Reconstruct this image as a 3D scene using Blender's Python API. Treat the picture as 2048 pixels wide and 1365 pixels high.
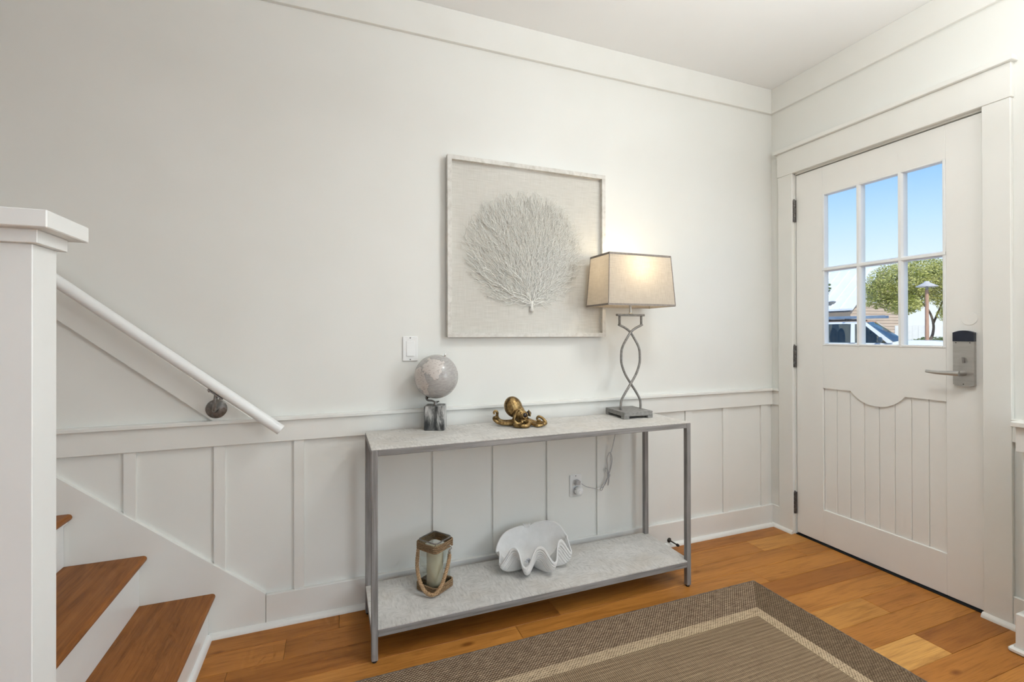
import bpy, bmesh, math, random
import numpy as np
from mathutils import Vector, Matrix

for o in list(bpy.data.objects):
    bpy.data.objects.remove(o)
scene = bpy.context.scene
COL = scene.collection
R = math.radians
rnd = random.Random(7)

# ------------------------------------------------------------------ camera
cam_d = bpy.data.cameras.new('camera')
cam = bpy.data.objects.new('camera', cam_d)
COL.objects.link(cam)
scene.camera = cam
CAM = Vector((-2.598, -2.175, 1.2))
_y, _p, _r = R(20.98), R(0.1544), R(-0.121)
fw = Vector((math.sin(_y)*math.cos(_p), math.cos(_y)*math.cos(_p), math.sin(_p)))
rt = Vector((math.cos(_y), -math.sin(_y), 0))
up = rt.cross(fw)
rt2 = rt*math.cos(_r) + up*math.sin(_r)
up2 = up*math.cos(_r) - rt*math.sin(_r)
m = Matrix((rt2, up2, -fw)).transposed().to_4x4()
m.translation = CAM
cam.matrix_world = m
cam_d.sensor_width = 36.0
cam_d.lens = 934.8*36/2048
cam_d.shift_y = -(682.5-667.26)/2048
cam_d.clip_start = 0.05
cam_d.clip_end = 400

# ------------------------------------------------------------------ sky, sun, lights, exposure
world = bpy.data.worlds.new('world')
scene.world = world
world.use_nodes = True
wn = world.node_tree.nodes; wl = world.node_tree.links
wn.clear()
tc = wn.new('ShaderNodeTexCoord'); sep = wn.new('ShaderNodeSeparateXYZ')
ramp = wn.new('ShaderNodeValToRGB'); bg = wn.new('ShaderNodeBackground'); wo = wn.new('ShaderNodeOutputWorld')
wl.new(tc.outputs['Generated'], sep.inputs[0]); wl.new(sep.outputs['Z'], ramp.inputs[0])
wl.new(ramp.outputs[0], bg.inputs[0]); wl.new(bg.outputs[0], wo.inputs[0])
cr = ramp.color_ramp
cr.elements[0].position = 0.0; cr.elements[0].color = (0.78, 0.84, 0.88, 1)
cr.elements[1].position = 1.0; cr.elements[1].color = (0.05, 0.17, 0.55, 1)
for pos, c in ((0.10, (0.70, 0.80, 0.88)), (0.19, (0.46, 0.66, 0.86)), (0.30, (0.19, 0.44, 0.83)), (0.5, (0.10, 0.28, 0.70))):
    e = cr.elements.new(pos); e.color = (*c, 1)
bg.inputs['Strength'].default_value = 1.0

def light(name, kind, loc, energy, color=(1, 1, 1), direction=None, **kw):
    d = bpy.data.lights.new(name, kind); d.energy = energy; d.color = color
    for k, v in kw.items():
        setattr(d, k, v)
    o = bpy.data.objects.new(name, d); COL.objects.link(o); o.location = loc
    if direction is not None:
        o.rotation_euler = Vector(direction).to_track_quat('-Z', 'Y').to_euler()
    return o
light('sun', 'SUN', (0, 0, 30), 3.1, (1.0, 0.96, 0.88), (0.35, 0.62, -0.70), angle=R(0.6))
# soft fill at an unseen window, added in the wall behind the camera
light('rear_window_fill', 'AREA', (-2.6, -5.08, 1.5), 17, (0.90, 0.965, 1.0), (0, 1, -0.05), shape='RECTANGLE', size=3.4, size_y=1.7)
# daylight of the side window in the entrance wall, beyond the low wall
light('side_window_daylight', 'AREA', (-0.06, -3.1, 1.6), 29, (0.88, 0.955, 1.0), (-1, 0.1, 0), shape='RECTANGLE', size=1.5, size_y=1.3)
# round ceiling light added out of view for brightness (its shade is modelled below)
light('added_ceiling_fill', 'AREA', (-1.20, -1.28, 2.60), 9, (0.95, 0.99, 1.0), (0, 0, -1), shape='DISK', size=0.34)
# unseen uplighter, added right of the camera to bounce soft light off the ceiling
light('added_bounce_fill', 'AREA', (-1.20, -2.20, 1.80), 44, (0.95, 0.99, 1.0), (0, 0, 1), shape='DISK', size=0.22)
scene.view_settings.view_transform = 'Standard'
scene.view_settings.look = 'None'
scene.view_settings.gamma = 1.0
scene.view_settings.use_curve_mapping = False
scene.view_settings.exposure = 0.38
scene.cycles.max_bounces = 6
scene.cycles.diffuse_bounces = 4
scene.cycles.glossy_bounces = 3
scene.cycles.transparent_max_bounces = 12
scene.cycles.use_adaptive_sampling = True
scene.cycles.adaptive_threshold = 0.06
scene.cycles.adaptive_min_samples = 14
scene.cycles.use_light_tree = False
scene.cycles.sample_clamp_indirect = 6.0
scene.cycles.caustics_reflective = False
scene.cycles.caustics_refractive = False

# ------------------------------------------------------------------ helpers
def link(o, parent=None):
    COL.objects.link(o)
    if parent is not None:
        o.parent = parent
    return o

def empty(name, loc=(0, 0, 0), label=None, cat=None, group=None, kind=None, parent=None):
    o = bpy.data.objects.new(name, None)
    o.empty_display_size = 0.05
    link(o, parent); o.location = loc
    return tag(o, label, cat, group, kind)

def tag(o, label=None, cat=None, group=None, kind=None):
    for k, v in (('label', label), ('category', cat), ('group', group), ('kind', kind)):
        if v:
            o[k] = v
    return o

def world_of(o):
    v = Vector((0, 0, 0))
    while o is not None:
        v += o.location; o = o.parent
    return v

class MB:
    """collects geometry for one mesh object, in world coordinates"""
    def __init__(s):
        s.v = []; s.f = []; s.mi = []
    def add(s, verts, faces, mat=0):
        n = len(s.v)
        s.v += [tuple(p) for p in verts]
        s.f += [tuple(i+n for i in f) for f in faces]
        s.mi += [mat]*len(faces)
        return s
    def box(s, x0, x1, y0, y1, z0, z1, bev=0.0, mat=0, mtx=None):
        x0, x1 = min(x0, x1), max(x0, x1); y0, y1 = min(y0, y1), max(y0, y1); z0, z1 = min(z0, z1), max(z0, z1)
        if bev <= 0:
            vs = [Vector(p) for p in ((x0,y0,z0),(x1,y0,z0),(x1,y1,z0),(x0,y1,z0),(x0,y0,z1),(x1,y0,z1),(x1,y1,z1),(x0,y1,z1))]
            fs = [(0,3,2,1),(4,5,6,7),(0,1,5,4),(1,2,6,5),(2,3,7,6),(3,0,4,7)]
        else:
            bm = bmesh.new()
            bmesh.ops.create_cube(bm, size=1.0)
            for q in bm.verts:
                q.co = Vector(((x0+x1)/2+q.co.x*(x1-x0), (y0+y1)/2+q.co.y*(y1-y0), (z0+z1)/2+q.co.z*(z1-z0)))
            b = min(bev, 0.45*min(x1-x0, y1-y0, z1-z0))
            bmesh.ops.bevel(bm, geom=bm.edges[:], offset=b, segments=1, affect='EDGES', profile=0.5)
            bm.verts.ensure_lookup_table(); bm.verts.index_update()
            vs = [q.co.copy() for q in bm.verts]; fs = [[q.index for q in f.verts] for f in bm.faces]
            bm.free()
        if mtx is not None:
            vs = [mtx @ q for q in vs]
        return s.add(vs, fs, mat)
    def prism(s, poly, axis, a, b, mat=0, mtx=None):
        """poly = 2D outline in the two other axes, extruded along axis from a to b"""
        def P(u, w, t):
            return {0: (t, u, w), 1: (u, t, w), 2: (u, w, t)}[axis]
        n = len(poly)
        vs = [Vector(P(u, w, a)) for u, w in poly] + [Vector(P(u, w, b)) for u, w in poly]
        fs = [tuple(range(n)), tuple(range(2*n-1, n-1, -1))] + [(i, (i+1) % n, n+(i+1) % n, n+i) for i in range(n)]
        if mtx is not None:
            vs = [mtx @ q for q in vs]
        return s.add(vs, fs, mat)
    def tube(s, pts, rad, sides=8, caps=True, closed=False, mat=0, phase=0.0, squash=None):
        pts = [Vector(p) for p in pts]; n = len(pts)
        if not hasattr(rad, '__len__'):
            rad = [rad]*n
        T = []
        for i in range(n):
            a = pts[(i-1) % n] if (closed or i > 0) else pts[i]
            b = pts[(i+1) % n] if (closed or i < n-1) else pts[i]
            d = b-a
            T.append(d.normalized() if d.length > 1e-9 else Vector((0, 0, 1)))
        nrm = T[0].orthogonal().normalized()
        vs = []
        for i in range(n):
            nrm = (nrm - T[i]*nrm.dot(T[i]))
            nrm = nrm.normalized() if nrm.length > 1e-6 else T[i].orthogonal().normalized()
            bn = T[i].cross(nrm)
            for k in range(sides):
                a = 2*math.pi*k/sides + phase
                vs.append(pts[i] + (nrm*math.cos(a)+bn*math.sin(a))*rad[i])
        fs = []
        for i in range(n if closed else n-1):
            j = (i+1) % n
            for k in range(sides):
                l = (k+1) % sides
                fs.append((i*sides+k, i*sides+l, j*sides+l, j*sides+k))
        if caps and not closed:
            fs.append(tuple(range(sides-1, -1, -1)))
            fs.append(tuple((n-1)*sides+k for k in range(sides)))
        return s.add(vs, fs, mat)
    def lathe(s, prof, c, sides=24, axis=None, mat=0, cap=True):
        """prof = [(radius, height)]; axis = direction of height"""
        ax = Vector(axis or (0, 0, 1)).normalized(); c = Vector(c)
        u = ax.orthogonal().normalized(); w = ax.cross(u)
        vs = []
        for r, h in prof:
            for k in range(sides):
                a = 2*math.pi*k/sides
                vs.append(c+ax*h+(u*math.cos(a)+w*math.sin(a))*r)
        fs = []
        for i in range(len(prof)-1):
            for k in range(sides):
                l = (k+1) % sides
                fs.append((i*sides+k, i*sides+l, (i+1)*sides+l, (i+1)*sides+k))
        if cap:
            fs.append(tuple(range(sides-1, -1, -1)))
            fs.append(tuple((len(prof)-1)*sides+k for k in range(sides)))
        return s.add(vs, fs, mat)
    def ball(s, c, r, seg=16, ring=10, mtx=None, mat=0):
        c = Vector(c); r = Vector(r) if hasattr(r, '__len__') else Vector((r, r, r))
        vs = []; fs = []
        for i in range(ring+1):
            t = math.pi*i/ring
            for k in range(seg):
                a = 2*math.pi*k/seg
                q = Vector((r.x*math.sin(t)*math.cos(a), r.y*math.sin(t)*math.sin(a), r.z*math.cos(t)))
                if mtx is not None:
                    q = mtx @ q
                vs.append(c+q)
        for i in range(ring):
            for k in range(seg):
                l = (k+1) % seg
                fs.append((i*seg+k, (i+1)*seg+k, (i+1)*seg+l, i*seg+l))
        return s.add(vs, fs, mat)
    def build(s, name, mats, parent=None, smooth=False, angle=None):
        me = bpy.data.meshes.new(name)
        off = world_of(parent) if parent is not None else None
        if off is None:
            c0 = [min(p[i] for p in s.v) for i in range(3)]; c1 = [max(p[i] for p in s.v) for i in range(3)]
            org = Vector(((c0[0]+c1[0])/2, (c0[1]+c1[1])/2, c0[2]))
        else:
            org = off
        me.from_pydata([tuple(Vector(p)-org) for p in s.v], [], s.f)
        if not isinstance(mats, (list, tuple)):
            mats = [mats]
        for mt in mats:
            me.materials.append(mt)
        if len(mats) > 1:
            me.polygons.foreach_set('material_index', s.mi)
        bm = bmesh.new(); bm.from_mesh(me)
        bmesh.ops.remove_doubles(bm, verts=bm.verts, dist=1e-6)
        bmesh.ops.recalc_face_normals(bm, faces=bm.faces)
        bm.to_mesh(me); bm.free()
        if smooth:
            me.polygons.foreach_set('use_smooth', [True]*len(me.polygons))
            if angle:
                me.set_sharp_from_angle(angle=R(angle))
        me.update()
        o = bpy.data.objects.new(name, me)
        link(o, parent)
        if off is None:
            o.location = org
        return o

def box(name, x0, x1, y0, y1, z0, z1, mat, parent=None, bev=0.0015):
    return MB().box(x0, x1, y0, y1, z0, z1, bev).build(name, mat, parent)

def spline(pts, n=8, closed=False):
    """Catmull-Rom through pts"""
    P = [Vector(p) for p in pts]; out = []
    N = len(P)
    for i in range(N if closed else N-1):
        p0 = P[(i-1) % N] if (closed or i > 0) else P[i]*2-P[i+1]
        p1 = P[i]; p2 = P[(i+1) % N]
        p3 = P[(i+2) % N] if (closed or i < N-2) else P[i+1]*2-P[i]
        for k in range(n):
            t = k/n
            out.append(0.5*((2*p1)+(p2-p0)*t+(2*p0-5*p1+4*p2-p3)*t*t+(3*p1-p0-3*p2+p3)*t**3))
    if not closed:
        out.append(P[-1])
    return out

# ------------------------------------------------------------------ materials
def new_mat(name, rough=0.5, metal=0.0, color=(0.8, 0.8, 0.8), spec=0.5):
    mt = bpy.data.materials.new(name); mt.use_nodes = True
    nt = mt.node_tree; b = nt.nodes['Principled BSDF']
    b.inputs['Base Color'].default_value = (*color, 1)
    b.inputs['Roughness'].default_value = rough
    b.inputs['Metallic'].default_value = metal
    b.inputs['Specular IOR Level'].default_value = spec
    return mt, nt, b

def nd(nt, kind, ins=None, **kw):
    n = nt.nodes.new(kind)
    for k, v in kw.items():
        setattr(n, k, v)
    for k, v in (ins or {}).items():
        if hasattr(v, 'is_output'):
            nt.links.new(v, n.inputs[k])
        else:
            n.inputs[k].default_value = v
    return n

def mth(nt, op, a, b=None, c=None, clamp=False):
    n = nt.nodes.new('ShaderNodeMath'); n.operation = op; n.use_clamp = clamp
    for i, v in enumerate((a, b, c)):
        if v is None:
            continue
        if hasattr(v, 'is_output'):
            nt.links.new(v, n.inputs[i])
        else:
            n.inputs[i].default_value = v
    return n.outputs[0]

def rampn(nt, fac, stops):
    n = nt.nodes.new('ShaderNodeValToRGB'); nt.links.new(fac, n.inputs[0])
    e = n.color_ramp.elements
    while len(e) > len(stops):
        e.remove(e[-1])
    while len(e) < len(stops):
        e.new(0.5)
    for i, (p, c) in enumerate(stops):
        e[i].position = p; e[i].color = (*c, 1) if len(c) == 3 else c
    return n.outputs[0]

def mixc(nt, fac, a, b, mode='MIX'):
    n = nt.nodes.new('ShaderNodeMix'); n.data_type = 'RGBA'; n.blend_type = mode
    for idx, v in ((0, fac), (6, a), (7, b)):
        if hasattr(v, 'is_output'):
            nt.links.new(v, n.inputs[idx])
        else:
            n.inputs[idx].default_value = (*v, 1) if (hasattr(v, '__len__') and len(v) == 3) else v
    return n.outputs[2]

def coords(nt, scale=(1, 1, 1), rot=(0, 0, 0), kind='Object'):
    t = nt.nodes.new('ShaderNodeTexCoord')
    mp = nd(nt, 'ShaderNodeMapping', {'Vector': t.outputs[kind], 'Scale': scale, 'Rotation': rot})
    return mp.outputs[0]

def bump(nt, b, h, strength=0.2, dist=0.002):
    n = nd(nt, 'ShaderNodeBump', {'Height': h, 'Strength': strength, 'Distance': dist})
    nt.links.new(n.outputs[0], b.inputs['Normal'])

def noise_mat(name, c1, c2, scale=(8, 8, 8), rough=0.5, metal=0.0, bumps=0.0, detail=4.0, lo=0.35, hi=0.65, spec=0.5, dist=0.001):
    mt, nt, b = new_mat(name, rough, metal, c1, spec)
    n = nd(nt, 'ShaderNodeTexNoise', {'Vector': coords(nt, scale), 'Scale': 1.0, 'Detail': detail, 'Roughness': 0.6})
    c = rampn(nt, n.outputs[0], [(lo, c1), (hi, c2)])
    nt.links.new(c, b.inputs['Base Color'])
    if bumps:
        bump(nt, b, n.outputs[0], bumps, dist)
    return mt

M = {}
M['wall'] = noise_mat('wall_paint', (0.795, 0.793, 0.748), (0.81, 0.808, 0.766), (3, 3, 3), 0.42, detail=2)
M['ceiling'] = noise_mat('ceiling_paint', (0.84, 0.84, 0.825), (0.855, 0.855, 0.84), (3, 3, 3), 0.7)
M['trim'] = noise_mat('trim_paint', (0.80, 0.793, 0.745), (0.82, 0.813, 0.77), (5, 5, 5), 0.32, detail=2)
M['wall_far'] = noise_mat('low_bounce_paint', (0.22, 0.215, 0.19), (0.25, 0.245, 0.22), (3, 3, 3), 0.6)  # unseen front wall, made dark to cut the light it bounces back
M['white'] = noise_mat('white_enamel', (0.84, 0.845, 0.83), (0.86, 0.865, 0.85), (5, 5, 5), 0.3)
M['door'] = noise_mat('door_paint', (0.85, 0.84, 0.80), (0.865, 0.855, 0.815), (4, 4, 4), 0.35)
M['plastic'] = noise_mat('white_plastic', (0.84, 0.84, 0.82), (0.86, 0.86, 0.84), (9, 9, 9), 0.3)
M['black'] = noise_mat('black_rubber', (0.008, 0.008, 0.009), (0.014, 0.014, 0.015), (30, 30, 30), 0.6)
M['bronze'] = noise_mat('dark_bronze', (0.035, 0.028, 0.022), (0.06, 0.048, 0.038), (60, 60, 60), 0.45, 0.7)
M['pewter'] = noise_mat('pewter', (0.20, 0.19, 0.175), (0.30, 0.285, 0.27), (80, 80, 80), 0.42, 0.8)
M['hinge'] = noise_mat('aged_bronze', (0.085, 0.078, 0.072), (0.15, 0.14, 0.13), (60, 60, 60), 0.45, 0.6)
M['steel'] = noise_mat('satin_steel', (0.47, 0.455, 0.43), (0.54, 0.525, 0.50), (10, 10, 60), 0.36, 0.9)
M['navy'] = noise_mat('navy_plastic', (0.010, 0.014, 0.026), (0.015, 0.02, 0.035), (30, 30, 30), 0.35)
M['chrome'] = noise_mat('chrome_wire', (0.6, 0.59, 0.57), (0.7, 0.69, 0.67), (40, 40, 40), 0.18, 1.0)

def plank_mat():
    mt, nt, b = new_mat('oak_floor', 0.36, 0, (0.4, 0.2, 0.08), 0.18)
    info = nd(nt, 'ShaderNodeObjectInfo')
    t = nd(nt, 'ShaderNodeTexCoord')
    off = nd(nt, 'ShaderNodeCombineXYZ', {'X': mth(nt, 'MULTIPLY', info.outputs['Random'], 37.0), 'Y': mth(nt, 'MULTIPLY', info.outputs['Random'], 91.0)})
    v = nd(nt, 'ShaderNodeVectorMath', {0: t.outputs['Object'], 1: off.outputs[0]}, operation='ADD').outputs[0]
    st = nd(nt, 'ShaderNodeMapping', {'Vector': v, 'Scale': (2.2, 26, 1)}).outputs[0]
    n1 = nd(nt, 'ShaderNodeTexNoise', {'Vector': st, 'Scale': 1.0, 'Detail': 6.0, 'Roughness': 0.62, 'Distortion': 0.8}).outputs[0]
    st2 = nd(nt, 'ShaderNodeMapping', {'Vector': v, 'Scale': (9, 190, 1)}).outputs[0]
    n2 = nd(nt, 'ShaderNodeTexNoise', {'Vector': st2, 'Scale': 1.0, 'Detail': 3.0}).outputs[0]
    st3 = nd(nt, 'ShaderNodeMapping', {'Vector': v, 'Scale': (1.3, 4.0, 1)}).outputs[0]
    n3 = nd(nt, 'ShaderNodeTexNoise', {'Vector': st3, 'Scale': 1.0, 'Detail': 2.0}).outputs[0]
    st4 = nd(nt, 'ShaderNodeMapping', {'Vector': v, 'Scale': (3.2, 7.5, 1)}).outputs[0]
    vo = nd(nt, 'ShaderNodeTexVoronoi', {'Vector': st4, 'Scale': 1.0, 'Randomness': 1.0}).outputs['Distance']
    knot = rampn(nt, vo, [(0.045, (0.33, 0.22, 0.15)), (0.12, (1, 1, 1))])
    g = rampn(nt, n1, [(0.25, (0.62, 0.55, 0.48)), (0.5, (1.0, 1.0, 1.0)), (0.8, (1.16, 1.17, 1.18))])
    p = rampn(nt, n2, [(0.32, (0.80, 0.76, 0.72)), (0.5, (1, 1, 1))])
    q = rampn(nt, n3, [(0.3, (0.88, 0.86, 0.84)), (0.7, (1.10, 1.10, 1.10))])
    c = mixc(nt, 1.0, info.outputs['Color'], g, 'MULTIPLY')
    c = mixc(nt, 1.0, c, p, 'MULTIPLY'); c = mixc(nt, 1.0, c, q, 'MULTIPLY'); c = mixc(nt, 0.8, c, knot, 'MULTIPLY')
    nt.links.new(c, b.inputs['Base Color'])
    bump(nt, b, n2, 0.06, 0.0006)
    return mt
M['plank'] = plank_mat()

def streak_mat(name, c1, c2, c3, scale, rough=0.6, metal=0.0, bumps=0.15, stops=(0.28, 0.5, 0.72)):
    mt, nt, b = new_mat(name, rough, metal, c1)
    v = coords(nt, scale)
    n1 = nd(nt, 'ShaderNodeTexNoise', {'Vector': v, 'Scale': 1.0, 'Detail': 6.0, 'Roughness': 0.65, 'Distortion': 0.4}).outputs[0]
    n2 = nd(nt, 'ShaderNodeTexNoise', {'Vector': coords(nt, (5, 5, 5)), 'Scale': 1.0, 'Detail': 3.0}).outputs[0]
    c = rampn(nt, n1, [(stops[0], c1), (stops[1], c2), (stops[2], c3)])
    c = mixc(nt, 0.5, c, rampn(nt, n2, [(0.3, (0.78, 0.77, 0.76)), (0.7, (1.1, 1.1, 1.1))]), 'MULTIPLY')
    nt.links.new(c, b.inputs['Base Color'])
    bump(nt, b, n1, bumps, 0.001)
    return mt
G1, G2, G3 = (0.150, 0.138, 0.130), (0.25, 0.236, 0.226), (0.35, 0.334, 0.322)
M['frame_x'] = streak_mat('grey_wash_rail', G1, G2, G3, (4, 60, 110), 0.5)
M['frame_y'] = streak_mat('grey_wash_side_rail', G1, G2, G3, (60, 4, 110), 0.5)
M['frame_z'] = streak_mat('grey_wash_leg', G1, G2, G3, (110, 110, 4), 0.5)

def top_mat():
    mt, nt, b = new_mat('whitewashed_top', 0.55)
    v45 = coords(nt, (1, 1, 1), (0, 0, R(45)))
    br = nd(nt, 'ShaderNodeTexBrick', {'Vector': v45, 'Color1': (0.15, 0.15, 0.15, 1), 'Color2': (0.85, 0.85, 0.85, 1), 'Mortar': (0, 0, 0, 1),
            'Scale': 1.0, 'Mortar Size': 0.0008, 'Mortar Smooth': 0.2, 'Brick Width': 0.13, 'Row Height': 0.045})
    br.offset = 0.5
    st = nd(nt, 'ShaderNodeTexNoise', {'Vector': coords(nt, (30, 160, 1), (0, 0, R(45))), 'Scale': 1.0, 'Detail': 5.0, 'Roughness': 0.7}).outputs[0]
    st2 = nd(nt, 'ShaderNodeTexNoise', {'Vector': coords(nt, (120, 25, 1), (0, 0, R(45))), 'Scale': 1.0, 'Detail': 5.0, 'Roughness': 0.7}).outputs[0]
    sel = mth(nt, 'GREATER_THAN', br.outputs['Color'], 0.5)
    s = mth(nt, 'ADD', mth(nt, 'MULTIPLY', st, mth(nt, 'SUBTRACT', 1.0, sel)), mth(nt, 'MULTIPLY', st2, sel))
    big = nd(nt, 'ShaderNodeTexNoise', {'Vector': coords(nt, (4, 4, 4)), 'Scale': 1.0, 'Detail': 4.0, 'Roughness': 0.7}).outputs[0]
    c = rampn(nt, s, [(0.28, (0.42, 0.405, 0.385)), (0.46, (0.60, 0.585, 0.56)), (0.68, (0.72, 0.705, 0.68))])
    c = mixc(nt, 0.8, c, rampn(nt, big, [(0.32, (0.80, 0.78, 0.75)), (0.65, (1.10, 1.09, 1.07))]), 'MULTIPLY')
    stain = nd(nt, 'ShaderNodeTexNoise', {'Vector': coords(nt, (3.1, 5.2, 3), (0, 0, 0.4)), 'Scale': 1.0, 'Detail': 5.0, 'Roughness': 0.65}).outputs[0]
    c = mixc(nt, rampn(nt, stain, [(0.50, (0, 0, 0)), (0.72, (0.42, 0.42, 0.42))]), c, (0.50, 0.43, 0.34))
    c = mixc(nt, 0.3, c, rampn(nt, br.outputs['Fac'], [(0.0, (1, 1, 1)), (1.0, (0.72, 0.70, 0.67))]), 'MULTIPLY')
    nt.links.new(c, b.inputs['Base Color'])
    bump(nt, b, s, 0.15, 0.0008)
    return mt
M['top'] = top_mat()

def glass_mat(name, tint=(1, 1, 1), refl=1.0, rough=0.02):
    mt = bpy.data.materials.new(name); mt.use_nodes = True
    nt = mt.node_tree; nt.nodes.clear()
    out = nd(nt, 'ShaderNodeOutputMaterial')
    tr = nd(nt, 'ShaderNodeBsdfTransparent', {'Color': (*tint, 1)})
    gl = nd(nt, 'ShaderNodeBsdfGlossy', {'Color': (1, 1, 1, 1), 'Roughness': rough})
    fr = nd(nt, 'ShaderNodeFresnel', {'IOR': 1.45})
    geo = nd(nt, 'ShaderNodeNewGeometry')
    f = mth(nt, 'MULTIPLY', mth(nt, 'MULTIPLY', fr.outputs[0], refl), mth(nt, 'SUBTRACT', 1.0, geo.outputs['Backfacing']))
    mx = nd(nt, 'ShaderNodeMixShader', {0: f, 1: tr.outputs[0], 2: gl.outputs[0]})
    nt.links.new(mx.outputs[0], out.inputs[0])
    return mt
M['pane'] = glass_mat('window_glass', (0.97, 0.985, 0.98), 0.7)
M['picture_glass'] = glass_mat('picture_glass', (0.985, 0.985, 0.98), 0.35, 0.22)
M['jar_glass'] = glass_mat('jar_glass', (0.93, 0.945, 0.935), 1.8, 0.03)

def weave_mat(name, light, dark, px, py, thr, stripe=False, cross=0.0):
    """woven yarn: alternating dots (or fine ribs) of two yarn colours"""
    mt, nt, b = new_mat(name, 0.9, 0, light, 0.15)
    t = nd(nt, 'ShaderNodeTexCoord'); s = nd(nt, 'ShaderNodeSeparateXYZ', {0: t.outputs['Object']})
    wob = nd(nt, 'ShaderNodeTexNoise', {'Vector': coords(nt, (40, 40, 1)), 'Scale': 1.0, 'Detail': 2.0}).outputs[0]
    sx = mth(nt, 'SINE', mth(nt, 'ADD', mth(nt, 'MULTIPLY', s.outputs[0], 2*math.pi/px), mth(nt, 'MULTIPLY', wob, 1.2)))
    sy = mth(nt, 'SINE', mth(nt, 'ADD', mth(nt, 'MULTIPLY', s.outputs[1], 2*math.pi/py), mth(nt, 'MULTIPLY', wob, 1.2)))
    if stripe:
        h = mth(nt, 'ADD', mth(nt, 'MULTIPLY', sx, 0.8), mth(nt, 'MULTIPLY', sy, cross))
    else:
        h = mth(nt, 'MULTIPLY', sx, sy)
    yarn = nd(nt, 'ShaderNodeTexNoise', {'Vector': coords(nt, (7, 220, 1) if stripe else (25, 160, 1)), 'Scale': 1.0, 'Detail': 3.0}).outputs[0]
    hh = mth(nt, 'ADD', h, mth(nt, 'MULTIPLY', mth(nt, 'SUBTRACT', yarn, 0.5), 1.6))
    f = rampn(nt, mth(nt, 'MULTIPLY_ADD', hh, 0.5, 0.5), [(thr-0.16, (0, 0, 0)), (thr+0.16, (1, 1, 1))])
    c = mixc(nt, f, dark, light)
    tone = rampn(nt, yarn, [(0.3, (0.86, 0.85, 0.84)), (0.7, (1.1, 1.1, 1.1))])
    c = mixc(nt, 0.8, c, tone, 'MULTIPLY')
    nt.links.new(c, b.inputs['Base Color'])
    bump(nt, b, h, 0.5, 0.0015)
    return mt
M['rug_border'] = weave_mat('rug_border_weave', (0.405, 0.304, 0.204), (0.119, 0.076, 0.046), 0.0122, 0.0122, 0.60)
M['rug_side'] = weave_mat('rug_side_weave', (0.246, 0.176, 0.109), (0.101, 0.066, 0.038), 0.0122, 0.0122, 0.58)
M['rug_stripe'] = weave_mat('rug_stripe_weave', (0.510, 0.390, 0.255), (0.150, 0.098, 0.058), 0.0122, 0.0122, 0.30)
M['rug_field'] = weave_mat('rug_field_weave', (0.334, 0.242, 0.153), (0.145, 0.095, 0.056), 0.0072, 0.017, 0.50, True, 0.35)

# ------------------------------------------------------------------ room shell
XL, YF, ZC = -6.3, -5.2, 2.739
fl = empty('floor', (0, 0, 0), kind='structure')
box('subfloor', XL-0.1, 0.0, YF-0.1, 0.1, -0.10, -0.012, M['black'], fl, 0)
OAK = [(0.399, 0.158, 0.032), (0.365, 0.141, 0.028), (0.437, 0.183, 0.038), (0.418, 0.172, 0.035), (0.340, 0.128, 0.024), (0.467, 0.200, 0.044)]
LIGHT, PALE, DARK, MID = (0.515, 0.239, 0.055), (0.622, 0.326, 0.091), (0.321, 0.121, 0.024), (0.389, 0.155, 0.031)
fixed = {0: [(-1.35, MID), (0.0, OAK[1])],
         1: [(-2.77, OAK[0]), (-1.55, OAK[1]), (-0.368, OAK[3]), (0.0, LIGHT)],
         2: [(-2.95, OAK[1]), (-1.69, OAK[4]), (-0.2, OAK[3]), (0.0, OAK[3])],
         3: [(-1.897, OAK[5]), (-0.62, OAK[2]), (0.0, OAK[2])],
         4: [(-1.9, OAK[1]), (0.0, DARK)],
         5: [(-1.4, OAK[0]), (0.0, OAK[2])],
         6: [(-1.6, OAK[1]), (-0.357, LIGHT), (0.0, OAK[0])],
         7: [(-1.2, OAK[2]), (0.0, OAK[3])],
         8: [(-1.5, OAK[0]), (-0.43, PALE), (0.0, DARK)],
         9: [(-1.1, OAK[4]), (0.0, MID)],
         10: [(-0.9, OAK[3]), (0.0, OAK[2])]}
row = 0; PW = 0.1243; y = 0.0
while y > YF:
    y0 = -0.0075-PW*row if row else 0.0
    y1 = -0.0075-PW*(row+1)
    ends = list(fixed.get(row, []))
    if not ends:
        x = -rnd.uniform(0.3, 1.3); ends = [(0.0, rnd.choice(OAK))]
        ends.insert(0, (x, rnd.choice(OAK)))
    x = ends[0][0]
    while True:
        x -= rnd.uniform(0.9, 1.9)
        if x < XL+0.5:
            break
        ends.insert(0, (x, rnd.choice(OAK)))
    a = XL
    for e, c in ends:
        pl = MB().box(a+0.0004, e-0.0004, y1+0.0004, y0-0.0004, -0.012, 0.0, 0.0011).build('plank', M['plank'], fl)
        pl.color = (*c, 1)
        # centre the plank's own origin so the grain differs from board to board
        a = e
    y = y1; row += 1

wb = empty('wall_back', (0, 0, 0), kind='structure')
box('plaster', XL, 0.12, 0.0, 0.12, 0, ZC, M['wall'], wb, 0)
BATS = [(-0.107, -0.052), (-0.413, -0.374), (-0.694, -0.652), (-0.985, -0.946), (-1.283, -1.237), (-1.577, -1.536), (-1.868, -1.830), (-2.163, -2.125),
        (-2.455, -2.417), (-2.751, -2.712), (-3.041, -3.002), (-3.333, -3.295), (-3.625, -3.587), (-3.92, -3.88)]
SK = 0.8235
def skirt_z(x):
    return 0.1366 + (-2.8568-x)*SK
for a, b in BATS:
    zb = 0.12 if b > -2.86 else skirt_z(b)-0.02
    if zb < 0.74:
        zl = 0.12 if a > -2.86 else skirt_z(a)-0.02
        MB().prism([(a, zl), (b, zb), (b, 0.765), (a, 0.765)], 1, 0.001, -0.0105).build('batten', M['trim'], wb)

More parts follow.
